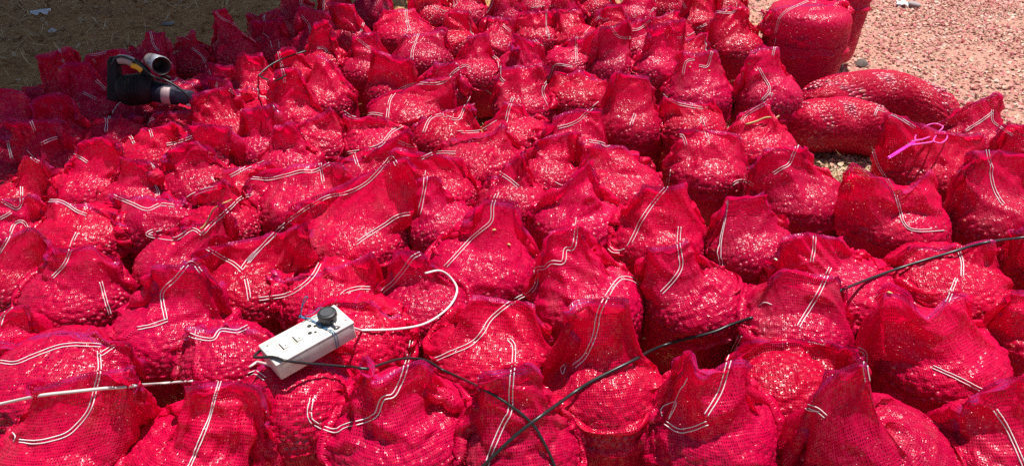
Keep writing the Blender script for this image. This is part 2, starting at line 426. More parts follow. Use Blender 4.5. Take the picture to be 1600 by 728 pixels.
def onion_mesh(squash):
    c, r = LAT[LAT[..., 0] < 100], LATR[LAT[..., 0] < 100]
    keep = c[:, 2] > -.18; c, r = c[keep], r[keep]
    n = body_normal(c)
    if squash:
        zs_ = np.where(c[:, 2:] > 0, KT, KB); c = c*np.concatenate([np.ones((len(c), 2)), zs_], 1); n = n/np.concatenate([np.ones((len(c), 2)), zs_], 1); n /= np.linalg.norm(n, axis=1)[:, None]
    ctr = c-n*(r+.0025)[:, None]
    V = []
    for k in range(len(c)):
        ax = RNG.normal(size=3); ax /= np.linalg.norm(ax)
        v = IV*r[k]; v = v+np.outer((IV@ax)**3, ax)*r[k]*.16
        V.append(v+ctr[k])
    V = np.vstack(V); F = (IF[None]+(np.arange(len(c))*len(IV))[:, None, None]).reshape(-1, 3)
    me = mesh_np('onions', V, F); me.materials.append(M['onion']); return me
ONIONS = onion_mesh(True)

# ---- place the bags
class Bag: pass
bags = []
for cx, cy, wd, ax, ay, bx, by, label, o in BAGS:
    b = Bag(); b.px = (cx, cy); b.label = label; b.o = o; tall = o.get('tall', 1.)
    c = at_z(cx, cy, .36 if tall < 1.2 else .26); _, _, dep = to_px(c)
    b.c = np.array([c[0], c[1], 0.]); b.R = float(np.clip(wd/2*dep/FPX, .155, .222 if tall < 1.2 else .27)); b.tall = tall
    b.low = o.get('low', 0)
    b.k = o.get('k', tall*RNG.uniform(.94, 1.06)); b.R *= 1.02; b.hz = .148*b.k; b.hl = .25*b.k; b.zc = b.hl+.012
    b.crest = (ax, ay, bx, by) if ax is not None else None
    b.dy = .03; b.dep = dep; bags.append(b)
NB_ = len(bags)
# light push apart of fills that overlap too much
for it in range(30):
    for i in range(NB_):
        for j in range(i+1, NB_):
            d = bags[j].c-bags[i].c; l = math.hypot(d[0], d[1]); m = .84*(bags[i].R+bags[j].R)
            if l < m:
                k = .12*(m-l)/max(l, 1e-3); bags[i].c = bags[i].c-d*k; bags[j].c = bags[j].c+d*k
# ---- starting shape and mouth targets
B3 = np.zeros((3, NB_, NV, NU), np.float32); DV = np.zeros((NB_, 1, 1), np.float32); DU = np.zeros((NB_, NV, 1), np.float32)
TGT = np.zeros((3, NB_, NU), np.float32); TW = np.zeros((NB_, NU), np.float32); MIR = np.zeros((NB_, NU), int)
TH = np.arange(NU)*2*math.pi/NU
for k, b in enumerate(bags):
    R = b.R; top = b.zc+b.hz
    if b.crest:
        A = at_y(b.crest[0], b.crest[1], b.c[1]+b.dy); Bp = at_y(b.crest[2], b.crest[3], b.c[1]+b.dy)
    else:
        a = RNG.uniform(-.5, .5); m = b.c+np.array([RNG.uniform(-.07, .07), RNG.uniform(-.05, .08), top+RNG.uniform(.09, .24)])
        hw = R*RNG.uniform(.35, .7); dv_ = np.array([math.cos(a), math.sin(a), RNG.uniform(-.3, .3)])*hw
        A, Bp = m-dv_, m+dv_
    if b.crest and not b.low:
        cm, hv = (A+Bp)/2, (Bp-A)/2*(1.32 if b.dep < 3.5 else 1.12); A, Bp = cm-hv+[0, 0, .012], cm+hv+[0, 0, .012]
    if b.low:
        for P in (A, Bp): P[2] = min(P[2], b.low)
    for P in (A, Bp):
        P[2] = np.clip(P[2], top-.02, top+.34); P[:2] = b.c[:2]+np.clip(P[:2]-b.c[:2], -1.25*R, 1.25*R)
    if A[0] > Bp[0]: A, Bp = Bp, A
    b.A, b.B = A, Bp
    if not b.low and b.tall < 1.2:
        b.hz = float(np.clip(.42*((A[2]+Bp[2])/2-b.zc), .125, .33))
    mid = (A+Bp)/2; al = math.atan2(Bp[1]-A[1], Bp[0]-A[0])
    hl0 = np.linalg.norm(Bp-A)/2
    Lv = max(math.hypot(R, max(mid[2]-b.zc, .02))*1.03, (.77 if b.tall < 1.2 else .93)*(R+b.hz))+np.linalg.norm((mid-b.c)[:2])*.28+RNG.uniform(-.01, .03)
    DV[k] = Lv/(NV-1); mo = min(max(4*hl0*RNG.uniform(1.2, 1.7), RNG.uniform(3.6, 5.0)*R), 2*math.pi*R*1.015)      # the net shears narrower towards the sewn mouth
    rs = np.clip((np.arange(NV)*Lv/(NV-1)-.75*b.hz)/(Lv-.75*b.hz), 0, 1)
    DU[k, :, 0] = (2*math.pi*R*1.015*(1-rs**1.1)+mo*rs**1.1)/NU
    rel = TH-al; e = (Bp-A)/2
    n2 = np.array([-math.sin(al), math.cos(al), 0])
    sp = 1-2*np.abs(((rel+math.pi) % (2*math.pi))-math.pi)/math.pi      # +1 at B's corner of the sewn mouth, -1 at A's
    ld_ = sp*mo/4; hl = max(np.linalg.norm(e), .02); ed = e/hl; over = np.maximum(np.abs(ld_)-hl, 0)
    mouth = mid[:, None]+ed[:, None]*(np.sign(ld_)*np.minimum(np.abs(ld_), hl))[None]+n2[:, None]*(np.sin(rel)*R*.08)[None]
    mouth[:2] += ed[:2, None]*(np.sign(ld_)*over*.55)[None]; mouth[2] -= over*.75
    sag = np.maximum(1-(ld_/hl)**2, 0); q_ = RNG.choice([-1, 1])*RNG.uniform(.10, .5)*min(hl, .16); dip = RNG.uniform(-.1, .28)*min(hl, .16)
    mouth[:2] += n2[:2, None]*(q_*sag)[None]; mouth[2] -= dip*sag
    on_ridge = over < .012
    circ = np.stack([b.c[0]+R*np.cos(TH), b.c[1]+R*np.sin(TH), 0*TH])
    zs = b.zc+.8*b.hz; pn1, pn2 = RNG.integers(4, 8), RNG.integers(8, 13); ph1, ph2 = RNG.uniform(0, 6.28, 2)
    for r in range(NV):
        s = r*float(DV[k, 0, 0])
        if s < .8*b.hz:
            P = circ.copy(); P[2] = b.zc+s
        else:
            f = (s-.8*b.hz)/(Lv-.8*b.hz); g = f*f*(3-2*f)*.5+f*.5
            c0 = circ.copy(); c0[2] = zs; P = c0*(1-g)+mouth*g
            am = .035*f*(1.25-f)*R/.19; pl = am*(np.sin(pn1*TH+ph1+f*2)+.6*np.sin(pn2*TH+ph2-f*3)); P[0] += pl*np.cos(TH); P[1] += pl*np.sin(TH); P[2] += am*.7*np.sin(pn2*TH+ph1)
        B3[:, k, r] = P
    B3[:, k, 8:] += RNG.normal(0, .011, (3, NV-8, NU))
    TGT[:, k] = mouth
    MIR[k] = np.argmin(np.abs(((-rel[:, None]-rel[None]+math.pi) % (2*math.pi))-math.pi), 1)
    TW[k] = np.where(on_ridge, .55, 0.); TW[k][np.argsort(np.abs(ld_-hl))[:2]] = 1.9; TW[k][np.argsort(np.abs(ld_+hl))[:2]] = 1.9
    if 'C' in b.o:      # a flap pulled down over the front
        C = at_y(*b.o['C'], b.c[1]-.9*R); fr = np.abs(((TH+math.pi/2)+math.pi) % (2*math.pi)-math.pi)
        wgt = np.exp(-(fr/.35)**2); TGT[:, k] = TGT[:, k]*(1-wgt)+C[:, None]*wgt; TW[k] = np.maximum(TW[k], .9*(wgt > .5))
BC = np.array([b.c[:2] for b in bags], np.float32); BR = np.array([b.R for b in bags], np.float32)
BPE = np.array([4.5 if b.tall > 1.2 else PEXP for b in bags], np.float32)
BZ = np.array([b.zc for b in bags], np.float32); BH = np.array([b.hz for b in bags], np.float32)
D2 = ((BC[:, None]-BC[None])**2).sum(-1); np.fill_diagonal(D2, 1e9); NEI = np.argsort(D2, 1)[:, :5]

# ---- cloth: position based dynamics of all the net tops at once, draped over the fills
def relax(a, b_, L, kk, only_short=False):
    d = b_-a; l = np.sqrt(d[0]*d[0]+d[1]*d[1]+d[2]*d[2])+1e-9
    c = (l-L)/l
    if only_short: c = np.minimum(c, 0)
    d *= (.5*kk)*c; a += d; b_ -= d
def sim_chunk(sl, steps):
    X = np.ascontiguousarray(B3[:, sl]); du, dv = DU[sl], DV[sl]; V = np.zeros_like(X)
    dm = .5*(du[:, :-1]+du[:, 1:]); dg = np.sqrt(dm*dm+dv*dv); pin = X[:, :, 0].copy(); tg = TGT[:, sl]; tw = TW[sl]
    nei = NEI[sl]; mir = MIR[sl]; c, R, Z, H = BC[sl], BR[sl], BZ[sl], BH[sl]; dt = 1/90.
    def collide(X, XP, cx, cy, cz, R, H, fric, pe):
        x = (X[0]-cx[:, None, None])/R[:, None, None]; y = (X[1]-cy[:, None, None])/R[:, None, None]; z = (X[2]-cz[:, None, None])/H[:, None, None]
        q = x*x+y*y; pe = pe[:, None, None]; f = q**(pe/2)+np.abs(z)**pe
        ins = f < 1.
        s = np.where(ins, np.maximum(f, .02)**(-1/pe), 1.)-1
        X[0] += x*s*R[:, None, None]; X[1] += y*s*R[:, None, None]; X[2] += z*s*H[:, None, None]
        if fric: XP += np.where(ins[None], .75, 0)*(X-XP)
    Rn = R*1.012; Hn = H*1.012
    for it in range(steps):
        f = it/steps
        XP = X.copy(); V[2] -= 4.5*dt; V *= .96; X += V*dt
        wt = tw*(.5 if f < .9 else .4)
        X[:, :, -1] += (tg-X[:, :, -1])*wt[None]
        for rep in range(2):
            relax(X[:, :, :, 0::2], X[:, :, :, 1::2], du, 1.); relax(X[:, :, :, 1:-1:2], X[:, :, :, 2::2], du, 1.)
            relax(X[:, :, :, -1:], X[:, :, :, :1], du, 1.)
            relax(X[:, :, 0:-1:2], X[:, :, 1::2], dv, 1.); relax(X[:, :, 1:-1:2], X[:, :, 2::2], dv, 1.)
            X[:, :, 0] = pin
            ps = np.take_along_axis(X[:, :, -1], mir[None], 2); X[:, :, -1] += .5*(ps-X[:, :, -1])*.9      # the mouth is sewn shut
        for a0 in (0, 1):
            a = X[:, :, a0:NV-1:2]; b_ = X[:, :, a0+1::2]; a = a[:, :, :b_.shape[2]]
            for sh in (1, -1):
                t = np.roll(b_, sh, 3); relax(a, t, dg[:, a0::2], .12); b_[...] = np.roll(t, -sh, 3)
        for a0 in (0, 1):           # bending: resist sharp folds
            Y = np.roll(X, -2*a0, 3).reshape(3, X.shape[1], NV, NU//4, 4)
            p, q = Y[..., :2], Y[..., 2:]; relax(p, q, (2*du*.86)[..., None], .07, True)
            X[...] = np.roll(Y.reshape(X.shape), 2*a0, 3)
        for a0 in range(4):
            a = X[:, :, a0:NV-2:4]; b_ = X[:, :, a0+2::4]; a = a[:, :, :b_.shape[2]]; relax(a, b_, 2*dv*.86, .07, True)
        collide(X, XP, c[:, 0], c[:, 1], Z, Rn, Hn, True, BPE[sl])
        if it % 4 == 3:
            for m in range(nei.shape[1]):
                n_ = nei[:, m]; collide(X, XP, BC[n_, 0], BC[n_, 1], BZ[n_], BR[n_], BH[n_], False, BPE[n_])
        X[:, :, 0] = pin
        V = (X-XP)/dt; np.clip(V, -3, 3, out=V)
    B3[:, sl] = X
STEPS = 230
ch = [slice(i, min(i+9, NB_)) for i in range(0, NB_, 9)]
with ThreadPoolExecutor(4) as ex: list(ex.map(lambda s: sim_chunk(s, STEPS), ch))
print('cloth', round(time.time()-T0, 1))

# ---- meshes
def upmat(n, f, periodic):
    m = n*f if periodic else (n-1)*f+1; W = np.zeros((m, n))
    for i in range(m):
        k, t = divmod(i, f); t /= f
        cf = (.5*(-t+2*t*t-t**3), .5*(2-5*t*t+3*t**3), .5*(t+4*t*t-3*t**3), .5*(-t*t+t**3))
        for q, cc in zip((k-1, k, k+1, k+2), cf):
            q = q % n if periodic else min(max(q, 0), n-1); W[i, q] += cc
    return W.astype(np.float32)
UPM = {}
def net_mesh(G, uv_u, uv_v, body, f):
    """G (rows,NU,3) sim grid; body(P)->(proto points); returns mesh data"""
    key = (G.shape[0], f)
    if key not in UPM: UPM[key] = (upmat(G.shape[0], f, False), upmat(NU, f, True))
    Wv, Wu = UPM[key]
    P = np.einsum('rk,kuc->ruc', Wv, G); P = np.einsum('vu,ruc->rvc', Wu, P)
    nr, nu = P.shape[:2]
    vv = (Wv@uv_v[:, None])[:, 0]; uu = np.linspace(0, uv_u, nu+1)
    return P, vv, uu
def fine(P, c, zc, R, hz, hl, amt=1., pe=2.1):
    """press the net between the onions wherever it lies on the fill"""
    S = P-np.array([c[0], c[1], zc]); S = S*np.stack([0*S[..., 0]+R0/R, 0*S[..., 0]+R0/R, np.where(S[..., 2] > 0, H0/hz, H0/hl)], -1)
    q = (np.hypot(S[..., 0], S[..., 1])/R0)**pe+(np.abs(S[..., 2])/H0)**pe; sc = np.maximum(q, 1e-6)**(1/pe)
    onto = S/sc[..., None]; gap = (sc-1)*np.linalg.norm(onto, axis=-1)
    ins = (q < 1.02) & (q > .3); P = np.where(ins[..., None], np.array([c[0], c[1], zc])+onto/np.stack([0*q+R0/R, 0*q+R0/R, np.where(onto[..., 2] > 0, H0/hz, H0/hl)], -1), P); gap = np.where(ins, 0, gap)
    wgt = 1-np.clip((gap-.002)/.012, 0, 1); wgt = wgt*wgt*(3-2*wgt); wgt[q < .5] = 0
    e = np.zeros(wgt.shape); mk = wgt > .01
    e[mk] = bump_depth(onto[mk])*wgt[mk]
    nb = body_normal(onto)
    return P+nb*(e*amt*(1-.40*np.clip(nb[..., 2]*1.6, 0, 1)))[..., None], wgt
def grid_faces(nr, nu):
    i = np.arange(nr-1)[:, None]; j = np.arange(nu)[None]; j2 = (j+1) % nu
    F = np.stack([i*nu+j, i*nu+j2, (i+1)*nu+j2, (i+1)*nu+j], -1).reshape(-1, 4)
    return F
EMPTY_OK = []
for k, b in enumerate(bags):
    # static lower half, equator downwards
    arc0 = np.interp(0, PZ, PA); t = np.linspace(-1.25, 0, NLOW+1)[:-1]
    tt = np.linspace(-math.pi/2, math.pi/2, 400)
    lo = np.stack([np.stack([b.c[0]+b.R/R0*np.interp(a, tt, PR)*np.cos(TH), b.c[1]+b.R/R0*np.interp(a, tt, PR)*np.sin(TH),
                             b.zc+b.hl/H0*np.interp(a, tt, PZ)+0*TH], -1) for a in t])
    zz = np.clip((lo[..., 2]-b.zc)/b.hl, -1, 0); g_ = (1-np.abs(zz)**6)**(1/6)/np.maximum((1-np.abs(zz)**PEXP)**(1/PEXP), .2)
    lo[..., :2] = b.c[:2]+(lo[..., :2]-b.c[:2])*np.clip(g_, 1, 2.2)[..., None]
    G = np.concatenate([lo, B3[:, k].transpose(1, 2, 0).astype(float)], 0)
    dv = float(DV[k, 0, 0])
    arc = np.interp(t, tt, PA); vlow = -(arc0-arc)
    vrow = np.concatenate([vlow, np.arange(NV)*dv]); vrow = vrow[-1]-vrow          # metres below the mouth
    f = 3 if b.dep < 2.6 else 2 if b.dep < 5.2 else 1
    b_arc = NV*dv*.97
    P, vv, uu = net_mesh(G, 2*math.pi*b.R, vrow, None, f)
    # creases of the crumpled net, strongest where it hangs free
    tu, tv = np.gradient(P, axis=1), np.gradient(P, axis=0); nn = np.cross(tu, tv); nn /= np.linalg.norm(nn, axis=-1, keepdims=True)+1e-9
    UU, VV = np.meshgrid(uu[:-1], vv); ww = 2*math.pi*b.R; hgt = 0
    for amp, fr in ((.014, .7), (.010, 1.5), (.007, 2.8), (.004, 5.0)):
        kx = RNG.integers(-3, 4)*fr; kx = round(kx)*2*math.pi/ww; ky = RNG.uniform(8, 24)*fr*RNG.choice([-1, 1])
        wp = .9*np.sin(2*2*math.pi/ww*UU+RNG.uniform(0, 6)+VV*RNG.uniform(4, 12))+.6*np.sin(3*2*math.pi/ww*UU-VV*RNG.uniform(9, 20)+RNG.uniform(0, 6))
        msk = .5+.5*np.sin(2*math.pi/ww*RNG.integers(1, 4)*UU+VV*RNG.uniform(-9, 9)+RNG.uniform(0, 6))
        hgt = hgt+amp*(1-2*np.abs(np.sin(.5*(kx*UU+ky*VV)+wp))**.75)*msk
    P = P+nn*(hgt*np.clip((b_arc-VV)/.10, 0, 1)*(.8+.9*np.clip(1-VV/.22, 0, 1)))[..., None]
    P, wg = fine(P, b.c, b.zc, b.R, b.hz, b.hl, 1.35, 4.5 if b.tall > 1.2 else PEXP)
    b.rim = P[-1]; nr, nu = P.shape[:2]
    Vv = (P-b.c).reshape(-1, 3); F = grid_faces(nr, nu)
    # loop uv so the seam of the unwrapping does not run backwards
    i = np.arange(nr-1)[:, None]+0*np.arange(nu)[None]; j = np.arange(nu)[None]+0*i
    luv = np.stack([np.stack([uu[j], vv[i]], -1), np.stack([uu[j+1], vv[i]], -1), np.stack([uu[j+1], vv[i+1]], -1), np.stack([uu[j], vv[i+1]], -1)], 2).reshape(-1, 2)
    root = empty('onion_sack', tuple(b.c))
    me = mesh_np('net', Vv, F, luv)
    b.net = link('net', me, M['net'], root); b.root = root; b.P = P; b.F = F
    on = link('onions', ONIONS, None, root); on['kind'] = 'stuff'
    on.location = (0, 0, b.zc); on.scale = (b.R/R0, b.R/R0, b.hz/.148)
print('meshes', round(time.time()-T0, 1))
# ---- names and labels of the sacks
ORD = ['first', 'second', 'third', 'fourth', 'fifth', 'sixth', 'seventh', 'eighth', 'ninth', 'tenth', 'eleventh', 'twelfth', 'thirteenth',
       'fourteenth', 'fifteenth', 'sixteenth', 'seventeenth', 'eighteenth']
ROWTXT = dict(T='far red onion sack at the top edge, {} from the left there',
              U='far red onion sack, {} from the left in the second row from the top',
              V='crumpled red onion sack, {} from left in third row from the top',
              S='dull red onion sack in the tree shade, {} of those from the left',
              B='red onion sack just below the shade border at left, {} of those from the left')
for code, txt in ROWTXT.items():
    rows = sorted([b for b in bags if not b.label and b.o.get('row') == code], key=lambda b: b.px[0])
    for i, b in enumerate(rows): b.label = txt.format(ORD[i])
for b in bags:
    if not b.label: b.label = 'red onion sack'
    tag(b.root, b.label, 'sack', GROUP)

# ---- two sacks lying on their sides
def lying_sack(pts, R, label, vflip=False):
    P = catmull([at_z(x, y, R*.86) for x, y in pts], 60); L = np.concatenate([[0], np.cumsum(np.linalg.norm(np.diff(P, axis=0), axis=1))])
    hz = L[-1]/2; T = np.gradient(P, axis=0); T /= np.linalg.norm(T, axis=1)[:, None]
    def bend(Q):      # proto space (radius R0, half length H0 along z) -> world
        s = np.clip(Q[..., 2]/H0*hz+hz, -.05, L[-1]+.05)
        c = np.stack([np.interp(s, L, P[:, k]) for k in range(3)], -1); t = np.stack([np.interp(s, L, T[:, k]) for k in range(3)], -1)
        t /= np.linalg.norm(t, axis=-1, keepdims=True); up = np.zeros_like(t); up[..., 2] = 1
        sd = np.cross(t, up); sd /= np.linalg.norm(sd, axis=-1, keepdims=True); u2 = np.cross(sd, t)
        c = c+t*np.maximum(Q[..., 2:3]/H0*hz-hz, 0)
        zz = np.clip(np.abs(Q[..., 2:3]/H0), 0, .999); g_ = np.clip((1-zz**4.2)**(1/4.2)/(1-zz**PEXP)**(1/PEXP), 1, 1.3)
        Q = np.concatenate([Q[..., :2]*g_, Q[..., 2:]], -1)
        return c+(Q[..., 0:1]*sd+Q[..., 1:2]*u2)*(R/R0)
    tt = np.linspace(-math.pi/2, math.pi/2, 400); ta = np.linspace(-1.5, 1.5, 120); nu = 168
    a = np.interp(ta, tt, PA); th = np.arange(nu)*2*math.pi/nu
    r, z = np.interp(a, PA, PR), np.interp(a, PA, PZ)
    S = np.stack([r[:, None]*np.cos(th), r[:, None]*np.sin(th), z[:, None]+0*th], -1)
    e = bump_depth(S.reshape(-1, 3)).reshape(S.shape[:2])
    Q = S+body_normal(S)*(np.maximum(e, -.005)*.55+.001)[..., None]
    Q[..., 1] += .012*np.sin(Q[..., 2]*23+R*90)*np.cos(th*2+R*50)[None]+.009*np.sin(Q[..., 2]*41+th[None]*3); Q[..., 0] *= 1+.05*np.sin(Q[..., 2]*17+1)
    W = bend(Q); o = P[0]*[1, 1, 0]
    uu = np.linspace(0, 2*math.pi*R, nu+1); vv = (a-a[0])/PA[-1]*2*(hz+R)+.05
    nr = len(ta); i = np.arange(nr-1)[:, None]+0*np.arange(nu)[None]; j = np.arange(nu)[None]+0*i
    luv = np.stack([np.stack([uu[j], vv[i]], -1), np.stack([uu[j+1], vv[i]], -1), np.stack([uu[j+1], vv[i+1]], -1), np.stack([uu[j], vv[i+1]], -1)], 2).reshape(-1, 2)
    root = empty('onion_sack', tuple(o)); tag(root, label, 'sack', GROUP)
    link('net', mesh_np('net', (W-o).reshape(-1, 3), grid_faces(nr, nu), luv), M['net'], root)
    om = onion_mesh(False); ov = np.empty(len(om.vertices)*3, np.float32); om.vertices.foreach_get('co', ov); ov = ov.reshape(-1, 3).astype(float)
    of = np.array([p.vertices[:] for p in om.polygons])
    on = link('onions', mesh_np('onions', bend(ov)-o, of), M['onion'], root); on['kind'] = 'stuff'
    return root
LY1 = lying_sack([(1245, 170), (1375, 152), (1495, 190)], .165, 'rear one of two full red sacks lying on their sides beside the onion skins')
LY2 = lying_sack([(1225, 200), (1315, 197), (1395, 208)], .160, 'full red onion sack lying on its side in front of the other lying one')
bpy.context.view_layer.update()
DG = bpy.context.evaluated_depsgraph_get()
ORG = Vector((0, 0, CAMZ))
def hit(px, py):
    d = Vector(ray(px, py)).normalized()
    ok, loc, nrm, idx, ob, _ = SC.ray_cast(DG, ORG, d)
    if not ok: return None
    if nrm.dot(d) > 0: nrm = -nrm
    return np.array(loc), np.array(nrm), ob, (loc-ORG).length, np.array(d)

# ---- white double seams, traced where the photo shows them and laid on the net there
SEAMS = [
 [(643,532),(637,560),(628,590),(615,616),(598,622),(589,645),(575,655),(540,665),(522,673),(490,660),(483,645),(487,622)],
 [(795,530),(803,545),(799,600),(797,640),(785,665),(770,700),(760,728)],
 [(1005,447),(985,436),(967,437),(950,460),(935,490),(930,520),(915,555),(897,572)],
 [(1157,525),(1140,560),(1125,610),(1103,648)], [(1040,660),(1060,672),(1080,670),(1105,660)],
 [(1340,543),(1352,552),(1352,575),(1356,595)], [(1255,632),(1275,638),(1290,650)],
 [(1555,640),(1575,670),(1600,728)], [(1457,573),(1500,592),(1535,610)],
 [(1480,358),(1497,390),(1503,410),(1503,432)], [(1494,435),(1488,450),(1480,472)],
 [(1363,228),(1372,258),(1395,295),(1405,325),(1413,350),(1432,360),(1478,358)],
 [(1370,170),(1400,182),(1430,200)], [(1375,160),(1366,182)], [(1508,205),(1535,188),(1550,176)], [(1551,172),(1551,190),(1570,203),(1582,212)],
 [(1263,2),(1232,16),(1218,30),(1212,52)], [(1150,5),(1146,20),(1117,19)],
 [(1297,418),(1280,455),(1262,485),(1247,510)], [(1272,358),(1272,385),(1268,410)],
 [(1062,354),(1060,380),(1063,400),(1063,420),(1050,440),(1033,458)],
 [(1135,297),(1150,284),(1165,283),(1178,290)], [(1252,213),(1240,240),(1232,257),(1220,264),(1208,272)],
 [(1205,145),(1202,155),(1190,165),(1168,178),(1158,190)], [(1095,182),(1100,198),(1106,216)],
 [(1062,212),(1067,213),(1072,228)],
 [(1047,262),(1042,290),(1030,305),(1015,325),(1002,345),(990,370),(978,390),(960,393),(952,387)],
 [(902,340),(899,370),(895,388),(884,390),(880,410),(862,410),(852,418),(838,421),(839,440),(830,456),(810,465),(785,482),(765,500),(752,522),(735,538),(708,550),(680,562)],
 [(868,283),(878,288)], [(780,296),(770,320),(768,345),(752,360),(735,375),(710,402),(690,424)],
 [(667,267),(662,300),(655,336)], [(640,334),(620,338),(600,352),(575,368),(555,382)],
 [(657,396),(645,402),(630,422),(615,440),(597,456)], [(578,450),(560,450),(540,456),(527,470),(522,482)],
 [(405,467),(450,460),(475,445),(490,430),(500,412)], [(388,585),(400,582),(415,592)],
 [(155,548),(155,580),(150,605),(140,640),(120,665),(100,680),(60,690),(30,688)], [(180,540),(155,555)],
 [(0,565),(25,567),(55,555),(90,542),(120,538),(158,540)],
 [(315,425),(298,410),(275,435),(255,455),(255,475),(260,500)], [(262,500),(240,508),(215,513)], [(157,440),(165,470),(172,492)],
 [(120,364),(113,380),(107,400),(100,415),(82,434)], [(0,395),(12,375),(22,352),(35,346),(45,360)], [(22,475),(8,488),(0,508)],
 [(455,342),(430,365),(410,385),(392,402),(378,420)], [(315,382),(340,398),(365,412),(378,424)], [(384,436),(388,455),(390,470)],
 [(296,522),(310,528),(333,530),(345,516),(370,518),(388,510)],
 [(252,358),(235,362),(232,368),(268,374),(285,368),(300,358),(316,366)], [(316,366),(330,352),(345,338),(360,325),(375,310),(392,305)],
 [(68,314),(95,315),(120,330),(135,336)], [(0,312),(25,326),(33,318),(34,292)], [(107,238),(125,246),(137,254)], [(41,236),(55,250),(62,253)],
 [(178,306),(205,318),(230,328),(250,320),(272,322)], [(260,226),(280,222),(300,214)], [(285,315),(310,300),(340,292)], [(340,292),(335,280),(328,272)],
 [(360,276),(385,262),(412,250)], [(392,278),(420,280),(445,275),(470,268),(490,268),(515,256)],
 [(450,345),(475,328),(510,308),(540,302),(570,288),(590,270),(602,255),(612,246),(620,258)],
 [(388,410),(420,375),(450,345)], [(540,240),(570,234),(595,226),(610,208),(628,197)], [(0,342),(18,332)],
 [(622,221),(640,228),(660,226)], [(658,248),(680,239),(712,239)], [(780,270),(795,280),(810,292)],
 [(714,207),(745,206),(760,200),(777,190)], [(662,208),(672,186),(690,180),(715,187),(725,170),(736,152)],
 [(605,185),(610,155),(625,140),(650,131),(690,130),(710,112),(726,103),(735,106)], [(532,172),(548,182),(562,184),(580,178),(598,180)],
 [(802,153),(795,170),(790,195)], [(771,88),(780,98),(781,120),(788,128)], [(760,140),(775,150)], [(833,60),(840,68),(855,72)],
 [(895,105),(868,102),(858,122),(848,142),(857,165)], [(902,52),(900,75),(901,103)], [(936,160),(915,178),(905,188),(890,195),(872,200)],
 [(920,221),(940,224),(948,228),(965,218)], [(992,178),(985,198)], [(1118,65),(1110,88),(1105,104),(1092,103)],
 [(1085,93),(1072,97),(1067,118)], [(1038,146),(1055,160),(1075,166),(1105,170)], [(1214,60),(1207,88)], [(1186,107),(1193,120),(1203,140),(1190,158)],
 [(1012,25),(1025,12),(1050,7)], [(1058,60),(1080,55),(1092,44),(1104,38)], [(983,48),(1000,45),(1016,32)], [(955,42),(966,58),(985,60)],
 [(912,52),(925,38),(937,27),(945,32),(950,28)], [(830,14),(868,8)], [(786,40),(798,50)], [(1066,2),(1072,14)],
 [(330,9),(345,28),(362,36),(376,48),(388,58)], [(434,65),(437,90),(442,112),(445,130)], [(496,75),(508,76),(512,85)], [(390,58),(400,65)],
 [(470,24),(482,38),(486,52)], [(557,60),(565,66),(580,78)], [(568,36),(562,57)], [(618,6),(625,20)], [(672,10),(698,20)],
 [(137,85),(150,86),(166,82)], [(145,92),(150,100)], [(235,50),(240,70),(248,80)], [(300,75),(318,92),(328,118)], [(358,140),(367,146)],
 [(48,190),(55,205)], [(65,225),(80,218),(90,215)], [(195,205),(205,215),(210,225)], [(130,145),(150,155)], [(150,125),(165,140)], [(12,220),(18,248)],
 [(234,200),(238,215)], [(500,255),(505,285)], [(553,240),(560,262)],
]
SINGLE = [
 [(1035,650),(1033,640),(1040,632),(1058,628),(1045,655),(1062,612),(1070,600),(1075,590)],
 [(882,568),(876,575),(880,585),(884,572)], [(1186,478),(1195,472),(1206,476)], [(1262,533),(1275,536),(1290,538),(1282,530)],
 [(160,542),(175,528),(190,522)], [(1250,632),(1262,640),(1280,642)], [(15,672),(25,680),(22,690)],
 [(265,62),(285,58),(295,62)], [(410,52),(420,60),(425,75)],
]
seam_sets = {}
def lay(poly, off, single):
    poly = np.array(poly, float); n = int(max(8, np.linalg.norm(np.diff(poly, axis=0), axis=1).sum()/2.2))
    C = catmull(poly, n); T = np.gradient(C, axis=0); T /= np.linalg.norm(T, axis=1)[:, None]+1e-9
    Nn = np.stack([-T[:, 1], T[:, 0]], 1); run, last, who = [], None, None
    jit = np.cumsum(RNG.normal(0, .10, n)); jit -= np.linspace(jit[0], jit[-1], n)
    def flush():
        nonlocal run
        if len(run) > 4 and who is not None:
            Q = np.array(run)
            for _ in range(2): Q[1:-1] = .5*Q[1:-1]+.25*(Q[:-2]+Q[2:])
            seam_sets.setdefault(who.name, (who, []))[1].append(Q)
        run = []
    for i in range(n):
        h0 = hit(*C[i])
        if h0 is None: flush(); last = None; continue
        q = C[i]+Nn[i]*(off*FPX/h0[3]+jit[i]*.5)
        h = hit(*q)
        if h is None or h[2].name.startswith('onions'): flush(); last = None; continue
        root = h[2].parent
        if root is not who or (last is not None and abs(h[3]-last) > .05): flush()
        who = root; last = h[3]; run.append(h[0]+h[1]*.0018)
    flush()
for s in SEAMS:
    lay(s, -.0056, False); lay(s, .0056, False)
for s in SINGLE: lay(s, 0, True)
# sacks whose seam the photo hardly shows: one short seam down a pleat
for b in bags:
    if b.root.name not in seam_sets:
        nr, nu = b.P.shape[:2]; j = int(nu*RNG.uniform(.55, .95)); k = int(nr*RNG.uniform(.3, .45))
        pth = []
        for dj in (0, max(1, round(.0124/(2*math.pi*b.R/nu)))):
            q = b.P[nr-k:nr, (j+dj) % nu]; q = catmull(q, k*2); c = np.array([b.c[0], b.c[1], b.zc]); d = q-c
            q = q+d/np.linalg.norm(d, axis=1)[:, None]*.003; pth.append(q)
        seam_sets[b.root.name] = (b.root, pth)
for nm, (root, paths) in seam_sets.items():
    o = np.array(root.location); dep = to_px(o)[2]
    for p in paths: tube_obj('seam', [p-o], .0016 if dep < 3.2 else .0017, M['thread'], root, 5 if dep < 3.2 else 4)
print('seams', round(time.time()-T0, 1))
